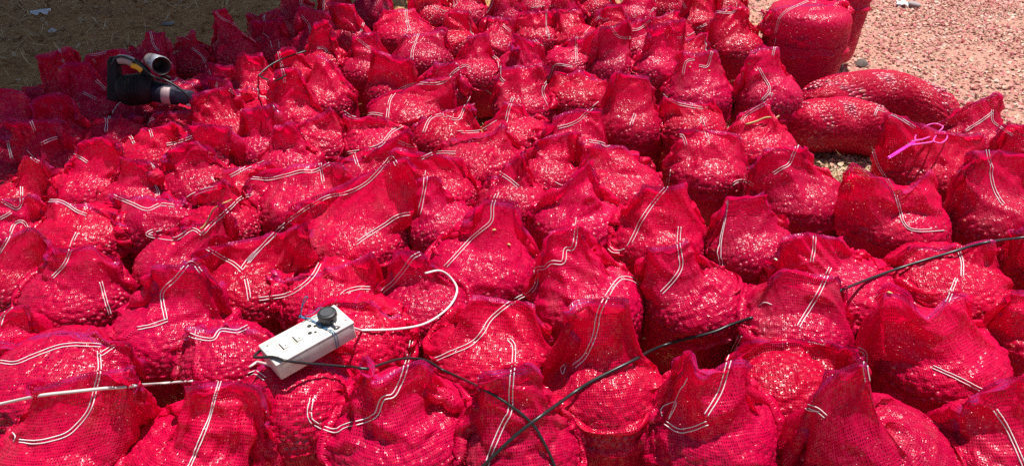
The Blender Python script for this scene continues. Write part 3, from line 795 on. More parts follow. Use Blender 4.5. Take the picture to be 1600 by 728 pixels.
# ---------------------------------------------------------------- ground, skins, straw
def mat_ground():
    b = NB('trodden_soil'); tc = b.n('TexCoord').outputs['Object']
    f1 = b.noise(1.3, tc, 5, .6); f2 = b.noise(26, tc, 6, .65); f3 = b.noise(120, tc, 3, .6)
    soil = b.ramp(f2, [(.25, (.24, .10, .040)), (.5, (.44, .22, .09)), (.75, (.62, .36, .17))])
    skin = b.ramp(f3, [(.3, (.24, .13, .08)), (.5, (.48, .24, .18)), (.72, (.66, .40, .31))])
    sx = b.n('SeparateXYZ'); b.l(tc, sx.inputs[0])
    m = b.sstep(b.math('ADD', sx.outputs[0], b.math('MULTIPLY', b.math('SUBTRACT', f1, .5), 1.6)), .6, 1.8)
    c = b.mix(m, soil, skin)
    return b.done(b.bsdf(c, .95, .1, 0, b.bump(b.math('ADD', f2, b.math('MULTIPLY', f3, .5)), .9, .03)).outputs[0])
n = 90; gx = np.linspace(-1, 1, n)
gx = np.sign(gx)*(np.abs(gx)**3*190+np.abs(gx)*10); GX, GY = np.meshgrid(gx, gx+4)
GZ = .018*np.sin(GX*2.1+1)*np.cos(GY*1.7)+.012*np.sin(GX*5.3)*np.sin(GY*4.1+2)-.012
GZ[np.hypot(GX, GY) > 30] = 0
i = np.arange(n-1)[:, None]*n+np.arange(n-1)[None]
F = np.stack([i, i+1, i+n+1, i+n], -1).reshape(-1, 4)
gnd = link('ground', mesh_np('ground', np.stack([GX, GY, GZ], -1).reshape(-1, 3), F), mat_ground()); tag(gnd, kind='structure')
def gz(x, y): return .018*np.sin(x*2.1+1)*np.cos(y*1.7)+.012*np.sin(x*5.3)*np.sin(y*4.1+2)-.012
def mat_island(name, stops, rough=.6, tl=.25):
    b = NB(name); g = b.n('NewGeometry'); tc = b.n('TexCoord').outputs['Object']
    c = b.ramp(g.outputs['Random Per Island'], stops); c = b.mix(b.math('MULTIPLY', b.noise(70, tc, 3), .45), c, (.22, .10, .06, 1))
    p = b.bsdf(c, rough, .35); t = b.n('BsdfTranslucent'); b.l(c, t.inputs[0]); m = b.n('MixShader'); m.inputs[0].default_value = tl
    b.l(p.outputs[0], m.inputs[1]); b.l(t.outputs[0], m.inputs[2]); return b.done(m.outputs[0])
def flakes(name, X, Y, size, aspect, mat, lift=.02, curl=.5, tilt=.5):
    k = len(X); a = RNG.uniform(0, 6.283, k); s = size; w = s*aspect
    # 2 x 4 vertex curled strip per flake
    u = np.array([-.5, -.17, .17, .5]); cu = curl*RNG.uniform(.2, 1.3, k)*RNG.choice([1, 1, -1], k)
    px = u[None]*s[:, None]*np.ones((k, 4)); pz = cu[:, None]*s[:, None]*(u[None]**2)*1.6
    taper = np.array([.45, 1, .95, .35])
    L = np.stack([np.stack([px, -.5*w[:, None]*taper[None], pz], -1), np.stack([px, .5*w[:, None]*taper[None], pz+.12*w[:, None]], -1)], 2)  # k,4,2,3
    L = L.reshape(k, 8, 3); t1, t2 = RNG.normal(0, tilt, k), RNG.normal(0, tilt, k)
    def rot(L, ax, t):
        c, s_ = np.cos(t)[:, None], np.sin(t)[:, None]; p, q = [(1, 2), (0, 2), (0, 1)][ax]; M_ = L.copy()
        M_[..., p] = L[..., p]*c-L[..., q]*s_; M_[..., q] = L[..., p]*s_+L[..., q]*c; return M_
    L = rot(rot(rot(L, 0, t1), 1, t2), 2, a)
    L[..., 2] += -L[..., 2].min(1)[:, None]+gz(X, Y)[:, None]+(RNG.uniform(0, 1, k)**2*lift)[:, None]
    L[..., 0] += X[:, None]; L[..., 1] += Y[:, None]
    f0 = np.array([[0, 2, 3, 1], [2, 4, 5, 3], [4, 6, 7, 5]])
    Fk = (f0[None]+(np.arange(k)*8)[:, None, None]).reshape(-1, 4)
    return link(name, mesh_np(name, L.reshape(-1, 3), Fk), mat)
k = 60000
Y = RNG.uniform(2.9, 7.6, k); X = RNG.uniform(1.3, 6.2, k)
vis = (X < 1.0*Y+.2) & (RNG.uniform(0, 1, k) < np.clip(.62+.25*np.sin(X*1.9)*np.sin(Y*2.3)+.1*(X-2.5), .3, 1)); X, Y = X[vis], Y[vis]
fl = flakes('onion_skins', X, Y, RNG.uniform(.010, .036, len(X)), RNG.uniform(.45, .9, len(X)),
            mat_island('dry_onion_skin', [(0, (.52, .08, .11)), (.22, (.70, .25, .24)), (.44, (.78, .44, .37)), (.60, (.36, .05, .06)), (.74, (.56, .38, .22)), (.90, (.84, .66, .54)), (1, (.24, .15, .09))]),   .015, .5, .30)
tag(fl, kind='stuff')
k = 15000
Y = RNG.uniform(2.4, 8.2, k); X = RNG.uniform(-7.2, 2.2, k)
vis = (X > -1.0*Y-.4) & (RNG.uniform(0, 1, k) < np.clip(.6+.4*np.sin(X*2.3+1)*np.cos(Y*1.9), .2, 1)); X, Y = X[vis], Y[vis]
st = flakes('straw_litter', X, Y, RNG.uniform(.04, .18, len(X)), RNG.uniform(.035, .08, len(X)),
            mat_island('dry_straw', [(0, (.34, .19, .08)), (.4, (.56, .34, .14)), (.8, (.68, .48, .23)), (1, (.80, .66, .44))], .7, .15), .03, .35, .25)
tag(st, kind='stuff')
k = 5200
Y = RNG.uniform(2.4, 8.2, k); X = RNG.uniform(-7.2, 2.0, k); vis = X > -1.0*Y-.4; X, Y = X[vis], Y[vis]
lv = flakes('dry_leaf_litter', X, Y, RNG.uniform(.02, .075, len(X)), RNG.uniform(.35, .6, len(X)),
            mat_island('dead_leaf', [(0, (.18, .075, .035)), (.5, (.38, .19, .085)), (.85, (.52, .30, .14)), (1, (.62, .46, .30))], .75, .15), .02, .9, .4)
tag(lv, kind='stuff')
k = 3500       # chaff in the sunny gap between the sacks
c0 = at_z(1310, 252, 0); X = c0[0]+RNG.normal(0, .32, k); Y = c0[1]+RNG.normal(0, .28, k)
cf = flakes('husk_litter', X, Y, RNG.uniform(.01, .035, k), RNG.uniform(.3, .9, k),
            mat_island('pale_husk', [(0, (.45, .33, .18)), (.4, (.62, .50, .30)), (.8, (.72, .60, .42)), (1, (.5, .2, .15))], .7, .2), .02, .6, .4)
tag(cf, kind='stuff')
def pebble(name, px, py, r, col, label, cat, flat=.6):
    c = at_z(px, py, 0); bm = bmesh.new(); bmesh.ops.create_icosphere(bm, subdivisions=3, radius=r); q = RNG.uniform(0, 9, 3)
    for v in bm.verts:
        p = v.co; d = 1+.22*math.sin(p.x/r*2.6+q[0])*math.sin(p.y/r*2.2+q[1])+.12*math.sin(p.z/r*4+q[2]); v.co = (p.x*d*1.2, p.y*d, p.z*d*flat)
    o = from_bm(name, bm, simple(name+'_mat', col, .9, .2, 0, 40, .35, .4), None, True); o.location = (c[0], c[1], float(gz(c[0], c[1]))+r*flat*.6); o.rotation_euler.z = q[0]
    tag(o, label, cat)
pebble('stone', 1346, 98, .05, (.10, .08, .07), 'dark stone at the foot of the rearmost tall sack', 'stone')
pebble('stone', 1428, 9, .055, (.30, .24, .24), 'dusky pink grey stone at the top edge among onion skins', 'stone')
pebble('stone', 82, 49, .03, (.55, .50, .47), 'small pale stone on the shaded soil', 'stone')
pebble('stone', 262, 36, .045, (.24, .22, .20), 'grey flat stone on shaded soil above the rounded ear sack', 'stone', .3)
def scrap(px, py, L, W, rot, label, col):
    c = at_z(px, py, 0); n1, n2 = 14, 6; u, v = np.meshgrid(np.linspace(-.5, .5, n1), np.linspace(-.5, .5, n2)); q = RNG.uniform(0, 6, 4)
    z = .016*np.sin(u*9+q[0])*np.cos(v*5+q[1])+.012*np.sin(v*11+q[2])+.03+.02*np.abs(v)
    x, y = u*L*(1+.2*np.sin(v*4+q[3])), v*W*(1+.3*np.sin(u*5)); cr, sr = math.cos(rot), math.sin(rot)
    V = np.stack([c[0]+x*cr-y*sr, c[1]+x*sr+y*cr, z+gz(c[0], c[1])], -1).reshape(-1, 3)
    i = np.arange(n2-1)[:, None]*n1+np.arange(n1-1)[None]; Fq = np.stack([i, i+1, i+n1+1, i+n1], -1).reshape(-1, 4)
    o = link('plastic_scrap', mesh_np('plastic_scrap', V, Fq), simple('scrap_plastic', col, .4, .5, 0, 20, .2)); s = o.modifiers.new('thick', 'SOLIDIFY'); s.thickness = .002
    tag(o, label, 'scrap')
scrap(65, 25, .14, .07, .35, 'crumpled white plastic scrap on the shaded soil at upper left', (.75, .73, .76))
scrap(1408, 9, .10, .08, -.3, 'pale plastic scrap on the onion skins at the top edge', (.80, .80, .80))

# ---------------------------------------------------------------- the tree that shades the upper left (its crown is above the picture)
def make_tree():
    root = empty('shade_tree', (-3.9, 8.6, 0)); tag(root, 'broad shade tree standing beyond the top left of the sacks', 'tree')
    blobs = []
    for sx_, sy_, r, h in [(-3.95, 4.15, 2.25, 4.7), (-3.2, 5.75, 2.3, 5.2), (-5.6, 6.6, 2.5, 5.0), (-2.9, 7.7, 2.2, 4.9), (-6.2, 4.0, 2.3, 4.8), (-4.6, 2.9, 1.9, 4.6)]:
        k_ = (h-.45)/SD.z; blobs.append((np.array([sx_+SD.x*k_, sy_+SD.y*k_, h]), r))
    bark = simple('bark', (.16, .11, .075), .95, .1, 0, 22, .4, .9); o = np.array([-3.9, 8.6, 0])
    fork = o+[.1, -.3, 2.3]
    V, Fq, C = tube_geo(catmull([o-[0, 0, .2], o+[.02, -.03, .4], o+[.08, -.2, 1.4], fork], 24), np.linspace(.34, .22, 24)*(1+.25*np.exp(-np.linspace(0, 12, 24))), 14)
    link('trunk', mesh_np('trunk', V-o, np.vstack([Fq[:, [0, 1, 2]], Fq[:, [0, 2, 3]], C])), bark, root)
    for c, r in blobs:
        V, Fq, C = tube_geo(catmull([fork-[0, 0, .15], fork*.6+c*.4+[0, 0, .35], c*.9+fork*.1], 20), np.linspace(.15, .03, 20), 8)
        link('limb', mesh_np('limb', V-o, np.vstack([Fq[:, [0, 1, 2]], Fq[:, [0, 2, 3]], C])), bark, root)
    Pts = []
    for c, r in blobs:
        m = int(2300*r*r/4); d = RNG.normal(size=(m, 3)); d /= np.linalg.norm(d, axis=1)[:, None]
        cl = c+d*(RNG.uniform(.15, 1, m)**.45*r)[:, None]*[1, 1, .62]
        Pts.append(cl)
    Pc = np.vstack(Pts); k = len(Pc)*3; ctr = np.repeat(Pc, 3, 0)+RNG.normal(0, .10, (k, 3))
    a = RNG.normal(size=(k, 3)); a /= np.linalg.norm(a, axis=1)[:, None]; b_ = np.cross(a, RNG.normal(size=(k, 3))); b_ /= np.linalg.norm(b_, axis=1)[:, None]
    s = RNG.uniform(.09, .17, k)[:, None]
    V = np.stack([ctr-a*s, ctr+b_*s*.42, ctr+a*s, ctr-b_*s*.42], 1).reshape(-1, 3)
    mt = mat_island('green_leaf', [(0, (.035, .075, .02)), (.6, (.06, .12, .03)), (1, (.10, .15, .04))], .5, .3)
    ob = link('crown', mesh_np('crown', V-o, np.arange(k*4).reshape(-1, 4)), mt, root); ob['kind'] = 'stuff'
make_tree()

# ---------------------------------------------------------------- socket box
def rbox(x0, x1, y0, y1, z0, z1, bev=.004, seg=3):
    bm = bmesh.new(); bmesh.ops.create_cube(bm, size=1)
    for v in bm.verts: v.co = ((x0+x1)/2+v.co.x*(x1-x0), (y0+y1)/2+v.co.y*(y1-y0), (z0+z1)/2+v.co.z*(z1-z0))
    if bev: bmesh.ops.bevel(bm, geom=bm.edges[:], offset=bev, segments=seg, profile=.5, affect='EDGES')
    return bm
def rodr(r):
    r = np.array(r, float); a = np.linalg.norm(r); k = r/a; K = np.array([[0, -k[2], k[1]], [k[2], 0, -k[0]], [-k[1], k[0], 0]]); return np.eye(3)+math.sin(a)*K+(1-math.cos(a))*K@K
BS = 1.09; BRm = rodr([-.0371, -.0584, .7301]); BO = np.array([-.5465*BS, 1.3687*BS, CAMZ+(.6185-CAMZ)*BS])
BL, BW, BHt = .2278*BS, .105*BS, .0572*BS
MB_ = Matrix([[*BRm[i_], BO[i_]] for i_ in range(3)]+[[0, 0, 0, 1]])
def bw(x, y, z): return BO+BRm@np.array([x, y, z])     # box local -> world
box = empty('socket_box'); box.matrix_world = MB_
tag(box, 'white electric socket box with two switches lying on the red sacks', 'socket box')
def mat_aged():
    b = NB('aged_white_plastic'); tc = b.n('TexCoord').outputs['Object']
    f = b.noise(22, tc, 6, .7); g = b.noise(120, tc, 4, .6); mp = b.n('Mapping'); mp.inputs['Scale'].default_value = (30, 260, 60); b.l(tc, mp.inputs[0]); sc = b.noise(1.0, mp.outputs[0], 3)
    c = b.mix(b.sstep(f, .45, .75), (.52, .49, .45, 1), (.40, .35, .30, 1)); c = b.mix(b.math('MULTIPLY', b.sstep(g, .60, .72), .55), c, (.28, .20, .16, 1)); c = b.mix(b.math('MULTIPLY', b.sstep(sc, .66, .74), .5), c, (.36, .31, .27, 1))
    return b.done(b.bsdf(c, .42, .4).outputs[0])
white = mat_aged(); dark = simple('dark_hole_shadow', (.01, .01, .01), .6); black = simple('black_plastic', (.018, .018, .02), .42, .5, 0, 60, .3)
h1, h2 = BL/2, BW/2
from_bm('base', rbox(-h1, h1, -h2, h2, 0, BHt-.007, .006), white, box, True, 40)
lid = from_bm('lid', rbox(-h1-.0015, h1+.0015, -h2-.0015, h2+.0015, BHt-.0075, BHt, .0032), white, box, True, 40)
def lbox(x, y): return ((x)*BL/2, y*BW/2)          # -1..1 on the lid
for sx_ in (-.56, -.22):
    x, y = lbox(sx_, -.02)
    fr = from_bm('switch_frame', rbox(x-.017, x+.017, y-.024, y+.024, BHt-.001, BHt+.0012, .0008, 1), white, box, True, 40)
    sw = from_bm('switch', rbox(x-.010, x+.010, y-.016, y+.016, BHt, BHt+.0046, .0018), white, box, True, 40); sw.rotation_euler = (0, 0, 0)
    from_bm('switch_shadow', rbox(x-.0122, x-.0104, y-.018, y+.016, BHt+.0010, BHt+.0019, 0), dark, sw); from_bm('switch_mark', rbox(x-.001, x+.001, y-.011, y-.005, BHt+.004, BHt+.0052, 0), dark, sw)  # thin dark strip paints the shadow line beside the rocker; mark on top
def disc(x, y, r, z0, z1, n=20, bev=0):
    bm = bmesh.new(); bmesh.ops.create_cone(bm, cap_ends=True, segments=n, radius1=r, radius2=r, depth=z1-z0)
    bmesh.ops.translate(bm, verts=bm.verts[:], vec=(x, y, (z0+z1)/2))
    if bev: bmesh.ops.bevel(bm, geom=[e for e in bm.edges if len(e.link_faces) == 2 and e.calc_face_angle(0) > 1], offset=bev, segments=2, profile=.5, affect='EDGES')
    return bm
for sx_, sy_, r in [(.17, .40, .0068), (.27, .18, .0052), (.06, -.12, .0062), (.17, -.26, .0042)]:
    x, y = lbox(sx_, sy_); from_bm('socket_hole', disc(x, y, r, BHt-.002, BHt+.0006), dark, box)
for sx_, sy_ in [(-.86, -.55), (-.86, .6), (.9, .62), (.9, -.6)]:
    x, y = lbox(sx_, sy_); sc_ = from_bm('screw', disc(x, y, .0034, BHt-.001, BHt+.0009, 14), simple('screw_metal', (.35, .34, .32), .45, .5, .8), box)
for x0, y0 in [(.36, 0), (.88, 0)]:
    x, y = lbox(x0, y0); from_bm('socket_groove', rbox(x-.0008, x+.0008, y-.036, y+.036, BHt-.001, BHt+.0004, 0), simple('groove_grey', (.25, .24, .23), .6), box)
# plug
plug = empty('plug'); plug.matrix_world = MB_
tag(plug, 'round black plug with white cable pushed into the socket box', 'plug')
px_, py_ = lbox(.60, .02); zt = BHt
from_bm('plug_base', disc(px_, py_, .0245, zt-.001, zt+.016, 28, .002), black, plug, True, 40)
cap = from_bm('plug_cap', disc(px_, py_, .0285, zt+.014, zt+.034, 32, .004), black, plug, True, 40)
from_bm('plug_ring', disc(px_, py_, .0185, zt+.034, zt+.0352, 28), simple('worn_black', (.045, .045, .05), .55), plug)
from_bm('cord_grip', rbox(px_-.006, px_+.006, py_-.040, py_-.018, zt+.003, zt+.014, .003), black, plug, True, 40)

# push net that would poke through the box down under it
def push_under(ob_list, Minv, lo, hi, zmax):
    for b in ob_list:
        me = b.net.data; n_ = len(me.vertices); v = np.empty(n_*3, np.float32); me.vertices.foreach_get('co', v); v = v.reshape(-1, 3)
        wv = v+b.c; q = (wv-np.array(Minv[1]))@np.array(Minv[0])      # local
        ins = (q[:, 0] > lo[0]) & (q[:, 0] < hi[0]) & (q[:, 1] > lo[1]) & (q[:, 1] < hi[1]) & (q[:, 2] > -.003) & (q[:, 2] < zmax)
        if ins.any():
            q[ins, 2] = -.003; w2 = q@np.array(Minv[0]).T+np.array(Minv[1]); v[ins] = (w2-b.c)[ins]
            me.vertices.foreach_set('co', v.ravel()); me.update()
near = [b for b in bags if np.hypot(b.c[0]-BO[0], b.c[1]-BO[1]) < .6]
push_under(near, (BRm, BO), (-h1-.008, -h2-.008), (h1+.008, h2+.008), .16)
bpy.context.view_layer.update(); DG = bpy.context.evaluated_depsgraph_get()

# ---------------------------------------------------------------- cables
def over(poly, r, lift=.0, step=5, smooth=40, front=None):
    """a cable laid over whatever the sacks show along a photo path; it bridges the hollows"""
    poly = np.array(poly, float); n = int(np.linalg.norm(np.diff(poly, axis=0), axis=1).sum()/step)+4; C = catmull(poly, n)
    t = np.zeros(n); D = np.zeros((n, 3))
    for i_ in range(n):
        h = hit(*np.clip(C[i_], [2, 2], [1597, 725])); D[i_] = ray(*C[i_]); D[i_] /= np.linalg.norm(D[i_])
        t[i_] = h[3]-r-lift if h else np.nan
    ok = ~np.isnan(t); t = np.interp(np.arange(n), np.arange(n)[ok], t[ok]); lim = t.copy()
    lo = lim.copy()
    for _ in range(smooth):
        s_ = lo.copy(); s_[1:-1] = .25*lo[:-2]+.5*lo[1:-1]+.25*lo[2:]; s_[0] = .5*(lo[0]+lo[1]); s_[-1] = .5*(lo[-1]+lo[-2]); lo = np.minimum(s_, lim)
    for _ in range(6): lo[1:-1] = .25*lo[:-2]+.5*lo[1:-1]+.25*lo[2:]
    return np.array([0, 0, CAMZ])+D*lo[:, None]
blk = simple('black_cable', (.012, .012, .013), .38, .5); gry = simple('grey_cable', (.55, .49, .47), .5, .4); wht = simple('white_cable', (.62, .56, .55), .45, .4)
PA_ = over([(1640,366),(1600,371),(1540,379),(1480,396),(1420,414),(1365,433),(1314,453)], .0052)
PB_ = over([(1174,496),(1140,508),(1110,520),(1035,540),(985,565),(920,598),(870,632),(810,676),(752,730),(700,775)], .0052)
hid = catmull([PA_[-1], PA_[-1]+[-.05, -.03, -.07], (PA_[-1]+PB_[0])/2+[0, 0, -.10], PB_[0]+[.05, .02, -.05], PB_[0]], 30)
o = tube_obj('power_cable', [np.vstack([PA_, hid[1:-1], PB_])], .0052, blk, None, 10); tag(o, 'long black cable running over the sacks from the right edge to the bottom edge', 'cable')
bx0 = bw(-h1-.012, h2*.9, BHt*.35); bx1 = bw(-h1-.035, h2*.2, BHt*.8)
def on_face(px, py, off):       # point in front of the long side of the box
    o_ = np.array([0, 0, CAMZ]); d_ = ray(px, py); n_ = BRm[:, 1]; p0 = bw(0, -h2-off, 0); return o_+d_*np.dot(p0-o_, n_)/np.dot(d_, n_)
PC1 = catmull([bw(-.02, h2+.010, .012), bw(-h1*.75, h2+.014, .030), bw(-h1-.020, h2*.80, BHt*.72), bw(-h1-.026, h2*.15, BHt+.002), bw(-h1*.96, -h2*.45, BHt+.0055),
               on_face(446, 563, .008), on_face(475, 567, .012), on_face(510, 570, .018), on_face(540, 572.5, .026)], 60)
PC2 = over([(562,575),(574,576)], .0042); PC3 = over([(690,577),(740,600),(790,628),(830,660),(852,695),(868,732),(876,770)], .0042)
hid = catmull([PC2[-1], PC2[-1]*.65+PC3[0]*.35+[0, .07, -.03], PC2[-1]*.3+PC3[0]*.7+[0, .06, -.02], PC3[0]], 24)
link_ = catmull([PC1[-1], .5*(PC1[-1]+PC2[0])+[0, 0, .002], PC2[0]], 16)
o = tube_obj('power_cable', [np.vstack([PC1, link_[1:-1], PC2, hid[1:-1], PC3])], .0042, blk, None, 10); tag(o, 'black cable looping round the end of the socket box and crossing the other cable', 'cable')
g0 = bw(px_, py_-.038, zt+.009)*1.; g0 = bw(px_, py_-.041, zt+.0085)
g0px = to_px(g0)
PW = over([(565,516),(620,514),(665,505),(700,481),(714,455),(706,436),(688,423),(664,427)], .0040, .004)
lead = catmull([bw(px_, py_-.034, zt+.0085), bw(px_+.004, py_-.050, zt+.0085), .5*(bw(px_+.01, py_-.065, zt+.008)+PW[0])+[0, 0, .004], PW[0]], 14)
tube_obj('cable', [np.vstack([lead[:-1], PW])], .0040, wht, plug, 10)
bpy.context.view_layer.update()
cb = [c_ for c_ in plug.children if c_.name.startswith('cable')][0]; cb.matrix_parent_inverse = plug.matrix_world.inverted()
PG1 = over([(-40,637),(-2,631),(60,618),(110,612),(167,606)], .0045); PG2 = over([(210,602),(250,599),(301,595)], .0045)
PG3 = over([(392,572),(402,565)], .0045)
hid1 = catmull([PG1[-1], (PG1[-1]+PG2[0])/2+[0, .01, -.012], PG2[0]], 10)
hid2 = catmull([PG2[-1], PG2[-1]*.6+PG3[0]*.4+[0, .06, -.08], PG3[0]], 20); hid3 = catmull([PG3[-1], bw(-h1*.98, 0, .018)], 8)
o = tube_obj('supply_cord', [np.vstack([PG1, hid1[1:-1], PG2, hid2[1:-1], PG3, hid3[1:]])], .0045, gry, None, 10); tag(o, 'grey supply cord running from the left edge to the socket box', 'cord')
PK = over([(479,80),(462,85),(440,93),(420,104),(404,118)], .006); PK2 = over([(404,118),(415,124),(432,126),(448,117)], .005)
o = tube_obj('power_cable', [np.vstack([PK, PK2[1:]])], .0048, blk, None, 8); tag(o, 'short bent black cable on the shaded sacks at upper left', 'cable')
# blue string tied round the box
blue = simple('blue_string', (.06, .16, .28), .7, .2)
xs = lbox(.33, 0)[0]; e_ = .0022
band = [bw(xs-.012, h2+e_, .006), bw(xs-.010, h2+e_, BHt+e_), bw(xs+.000, h2*.3, BHt+e_), bw(xs+.008, -h2*.3, BHt+e_), bw(xs+.013, -h2-e_, BHt+e_*.6), bw(xs+.013, -h2-e_, .004)]
band2 = [bw(xs-.016, h2+e_, .010), bw(xs-.013, h2+e_, BHt+e_), bw(xs+.004, h2*.3, BHt+e_), bw(xs+.004, -h2*.3, BHt+e_), bw(xs+.020, -h2-e_, BHt+e_*.6), bw(xs+.021, -h2-e_, .004)]
kn = bw(xs-.022, h2+.012, BHt+.010); up = np.array([0, 0, 1.])
loop = [kn, kn+[.008, .01, .030], kn+[.024, .015, .055], kn+[.030, .012, .066], kn+[.024, .006, .070], kn+[.012, .004, .045], kn]
tails = [[kn, bw(xs+.01, h2*.9, BHt+.012), bw(xs+.035, h2*.95, BHt+.018), bw(xs+.055, h2*.85, BHt+.008)], [kn, bw(xs+.005, h2*.8, BHt+.004), bw(xs+.03, h2*.6, BHt+.010), bw(xs+.05, h2*.55, BHt+.004)]]
strg = empty('blue_string_tie'); tag(strg, 'blue plastic string knotted round the socket box with a loop standing up', 'string')
for P_ in (band, band2): tube_obj('band', [np.array(catmull(P_, 40))], .0013, blue, strg, 6)
tube_obj('loop', [catmull(loop, 40)], .0016, blue, strg, 6)
for P_ in tails: tube_obj('tail', [catmull(P_, 24)], .0009, blue, strg, 5)
tube_obj('knot', [catmull([kn+[-.004, 0, -.003], kn+[.001, .003, .003], kn+[.004, -.003, 0], bw(xs-.012, h2+e_, BHt+.003)], 16)], .0030, blue, strg, 7)

# ---------------------------------------------------------------- pink scissors on their sack
def plane_fit(pts):
    P_ = np.array([hit(*p)[0] for p in pts]); c = P_.mean(0); _, _, vt = np.linalg.svd(P_-c); n_ = vt[2]; n_ = n_ if n_[2] > 0 else -n_; return c, n_
HP = [(1441,218),(1431,218),(1430,213),(1436,205),(1447,197),(1459,194),(1469,196),(1473,200),(1465,207),(1453,213),(1460,218),(1477,208),(1479,214),(1476,220),(1468,224)]
pc, pn = plane_fit(HP); pn = pn*.6+np.array([0, -.30, .75])*.4; pn /= np.linalg.norm(pn)
tops = sorted(np.dot(hit(*p)[0]-pc, pn) for p in HP); pc = pc+pn*(tops[int(len(tops)*.65)]+.003)
def onp(px, py, l=0.):
    d = ray(px, py); o_ = np.array([0, 0, CAMZ]); t = np.dot(pc+pn*l-o_, pn)/np.dot(d, pn); return o_+d*t
pink = simple('pink_plastic', (.72, .07, .36), .35, .5); mag = simple('pink_blade', (.85, .02, .42), .3, .5, .2)
sc_ = empty('scissors'); tag(sc_, 'pair of pink handled scissors lying on a red sack near the right edge', 'scissors')
L1_ = [(1441,218),(1431,219),(1430,214),(1436,205),(1447,197),(1459,193.5),(1469,195.5),(1473,199.5),(1465,207),(1453,213.5),(1441,218)]
L2_ = [(1458,221),(1460,216),(1464,211),(1471,206.5),(1477.5,207.5),(1480,214),(1476.5,220),(1468,224),(1458,221)]
tube_obj('handle', [catmull([onp(*p) for p in L1_], 70)], .0034, pink, sc_, 8)
tube_obj('handle', [catmull([onp(*p, .003) for p in L2_], 60)], .0032, pink, sc_, 8)
tube_obj('shank', [catmull([onp(*p, .003) for p in [(1462,208),(1452,214),(1440,218.5),(1424,221)]], 24)], .0038, pink, sc_, 8)
tube_obj('shank', [catmull([onp(*p) for p in [(1460,221),(1448,223.5),(1430,226),(1420,228)]], 24)], np.linspace(.0040, .0046, 24), pink, sc_, 8)
def blade(p0, p1, w0, l):
    a, b_ = onp(*p0, l), onp(*p1, l); d = (b_-a)/np.linalg.norm(b_-a); s_ = np.cross(pn, d); V = []
    for tt_, ww in ((0, w0), (.5, w0*.8), (.85, w0*.45), (1, w0*.08)):
        c = a+(b_-a)*tt_
        for sg in (-.5, .5):
            V += [c+s_*ww*sg, c+s_*ww*sg+pn*.0028]
    Fq = []
    for k_ in range(3):
        o_ = k_*4; Fq += [(o_, o_+4, o_+6, o_+2), (o_+1, o_+3, o_+7, o_+5), (o_, o_+1, o_+5, o_+4), (o_+2, o_+6, o_+7, o_+3)]
    Fq += [(0, 2, 3, 1), (12, 13, 15, 14)]
    return link('blade', mesh_np('blade', np.array(V), np.array(Fq), None, False), mag, sc_)
blade((1428,222), (1388,249), .017, -.001); blade((1426,224), (1386,247), .017, .0025)
bm = disc(0, 0, .0055, 0, .004, 14); o = from_bm('pivot', bm, simple('pivot_metal', (.6, .6, .6), .3, .5, 1), sc_); o.location = tuple(onp(1420, 227, .004)); o.rotation_euler = Vector(pn).to_track_quat('Z', 'Y').to_euler()

# ---------------------------------------------------------------- bag closing machine
mc = at_z(235, 150, .50); dep_m = to_px(mc)[2]; U_ = dep_m/FPX      # metres per photo pixel there
ex = np.array([1, .10, 0]); ex /= np.linalg.norm(ex); ez = np.array([0, .35, .94]); ez -= ex*np.dot(ex, ez); ez /= np.linalg.norm(ez); ey = np.cross(ez, ex)
MM = Matrix([[ex[i_], ey[i_], ez[i_], mc[i_]] for i_ in range(3)]+[[0, 0, 0, 1]])
mach = empty('sewing_machine'); mach.matrix_world = MM
tag(mach, 'black hand held bag sewing machine lying on shaded sacks at upper left', 'sewing machine')
def ml(px, py, d=0.): return np.array([(px-235)*U_, d, (150-py)*U_*1.06])
def mtube(name, pts, r, mat, par=mach, ns=12, n=24): return tube_obj(name, [catmull(pts, n)], r, mat, par, ns)
mblk = simple('machine_black', (.010, .008, .010), .65, .2, 0, 30, .4, .1); mblue = simple('machine_blue', (.014, .011, .024), .6, .2, 0, 30, .3, .1)
def slab(name, quad, d0, d1, mat, bev=.008, par=mach):
    bm = bmesh.new(); vs = [[bm.verts.new(tuple(ml(x, y, d))) for x, y in quad] for d in (d0, d1)]
    n_ = len(quad); bm.faces.new(vs[0]); bm.faces.new(vs[1][::-1])
    for i_ in range(n_): bm.faces.new((vs[0][i_], vs[1][i_], vs[1][(i_+1) % n_], vs[0][(i_+1) % n_]))
    bmesh.ops.recalc_face_normals(bm, faces=bm.faces[:]); bmesh.ops.bevel(bm, geom=bm.edges[:], offset=bev, segments=3, profile=.5, affect='EDGES')
    return from_bm(name, bm, mat, par, True, 40)
slab('rear_plate', [(173,153),(184,96),(197,98),(190,157)], -.035, .035, mblk)
mtube('grip', [ml(186,100), ml(205,98), ml(222,104), ml(234,116), ml(239,132)], np.linspace(.026, .020, 24), mblk)
mtube('grip_label', [ml(198,97,-.006), ml(210,98,-.008), ml(219,102,-.008)], .0245, simple('grey_label', (.32, .29, .27), .5))
mtube('grip_stripe', [ml(217,105.5,-.012), ml(225,108.5,-.012), ml(231,114,-.012)], .0165, simple('yellow_stripe', (.75, .42, .02), .45))
V, Fq, C = tube_geo(np.array([ml(190,142), ml(193,142), ml(200,141), ml(222,140), ml(234,140), ml(240,141), ml(243,141)]), np.array([.040, .066, .078, .080, .074, .058, .046]), 36)
link('motor_housing', mesh_np('motor_housing', V, np.vstack([Fq[:, [0, 1, 2]], Fq[:, [0, 2, 3]], C])), mblk, mach)
for k_ in range(5):
    mtube('vent_rib', [ml(206+k_*5,121.5,-.06), ml(206+k_*5,140,-.093), ml(206+k_*5,156,-.066)], .0028, mblk, mach, 6, 14)
V, Fq, C = tube_geo(np.array([ml(240,145), ml(243,145), ml(262,149), ml(276,151), ml(279,151.5)]), np.array([.036, .050, .051, .050, .036]), 28)
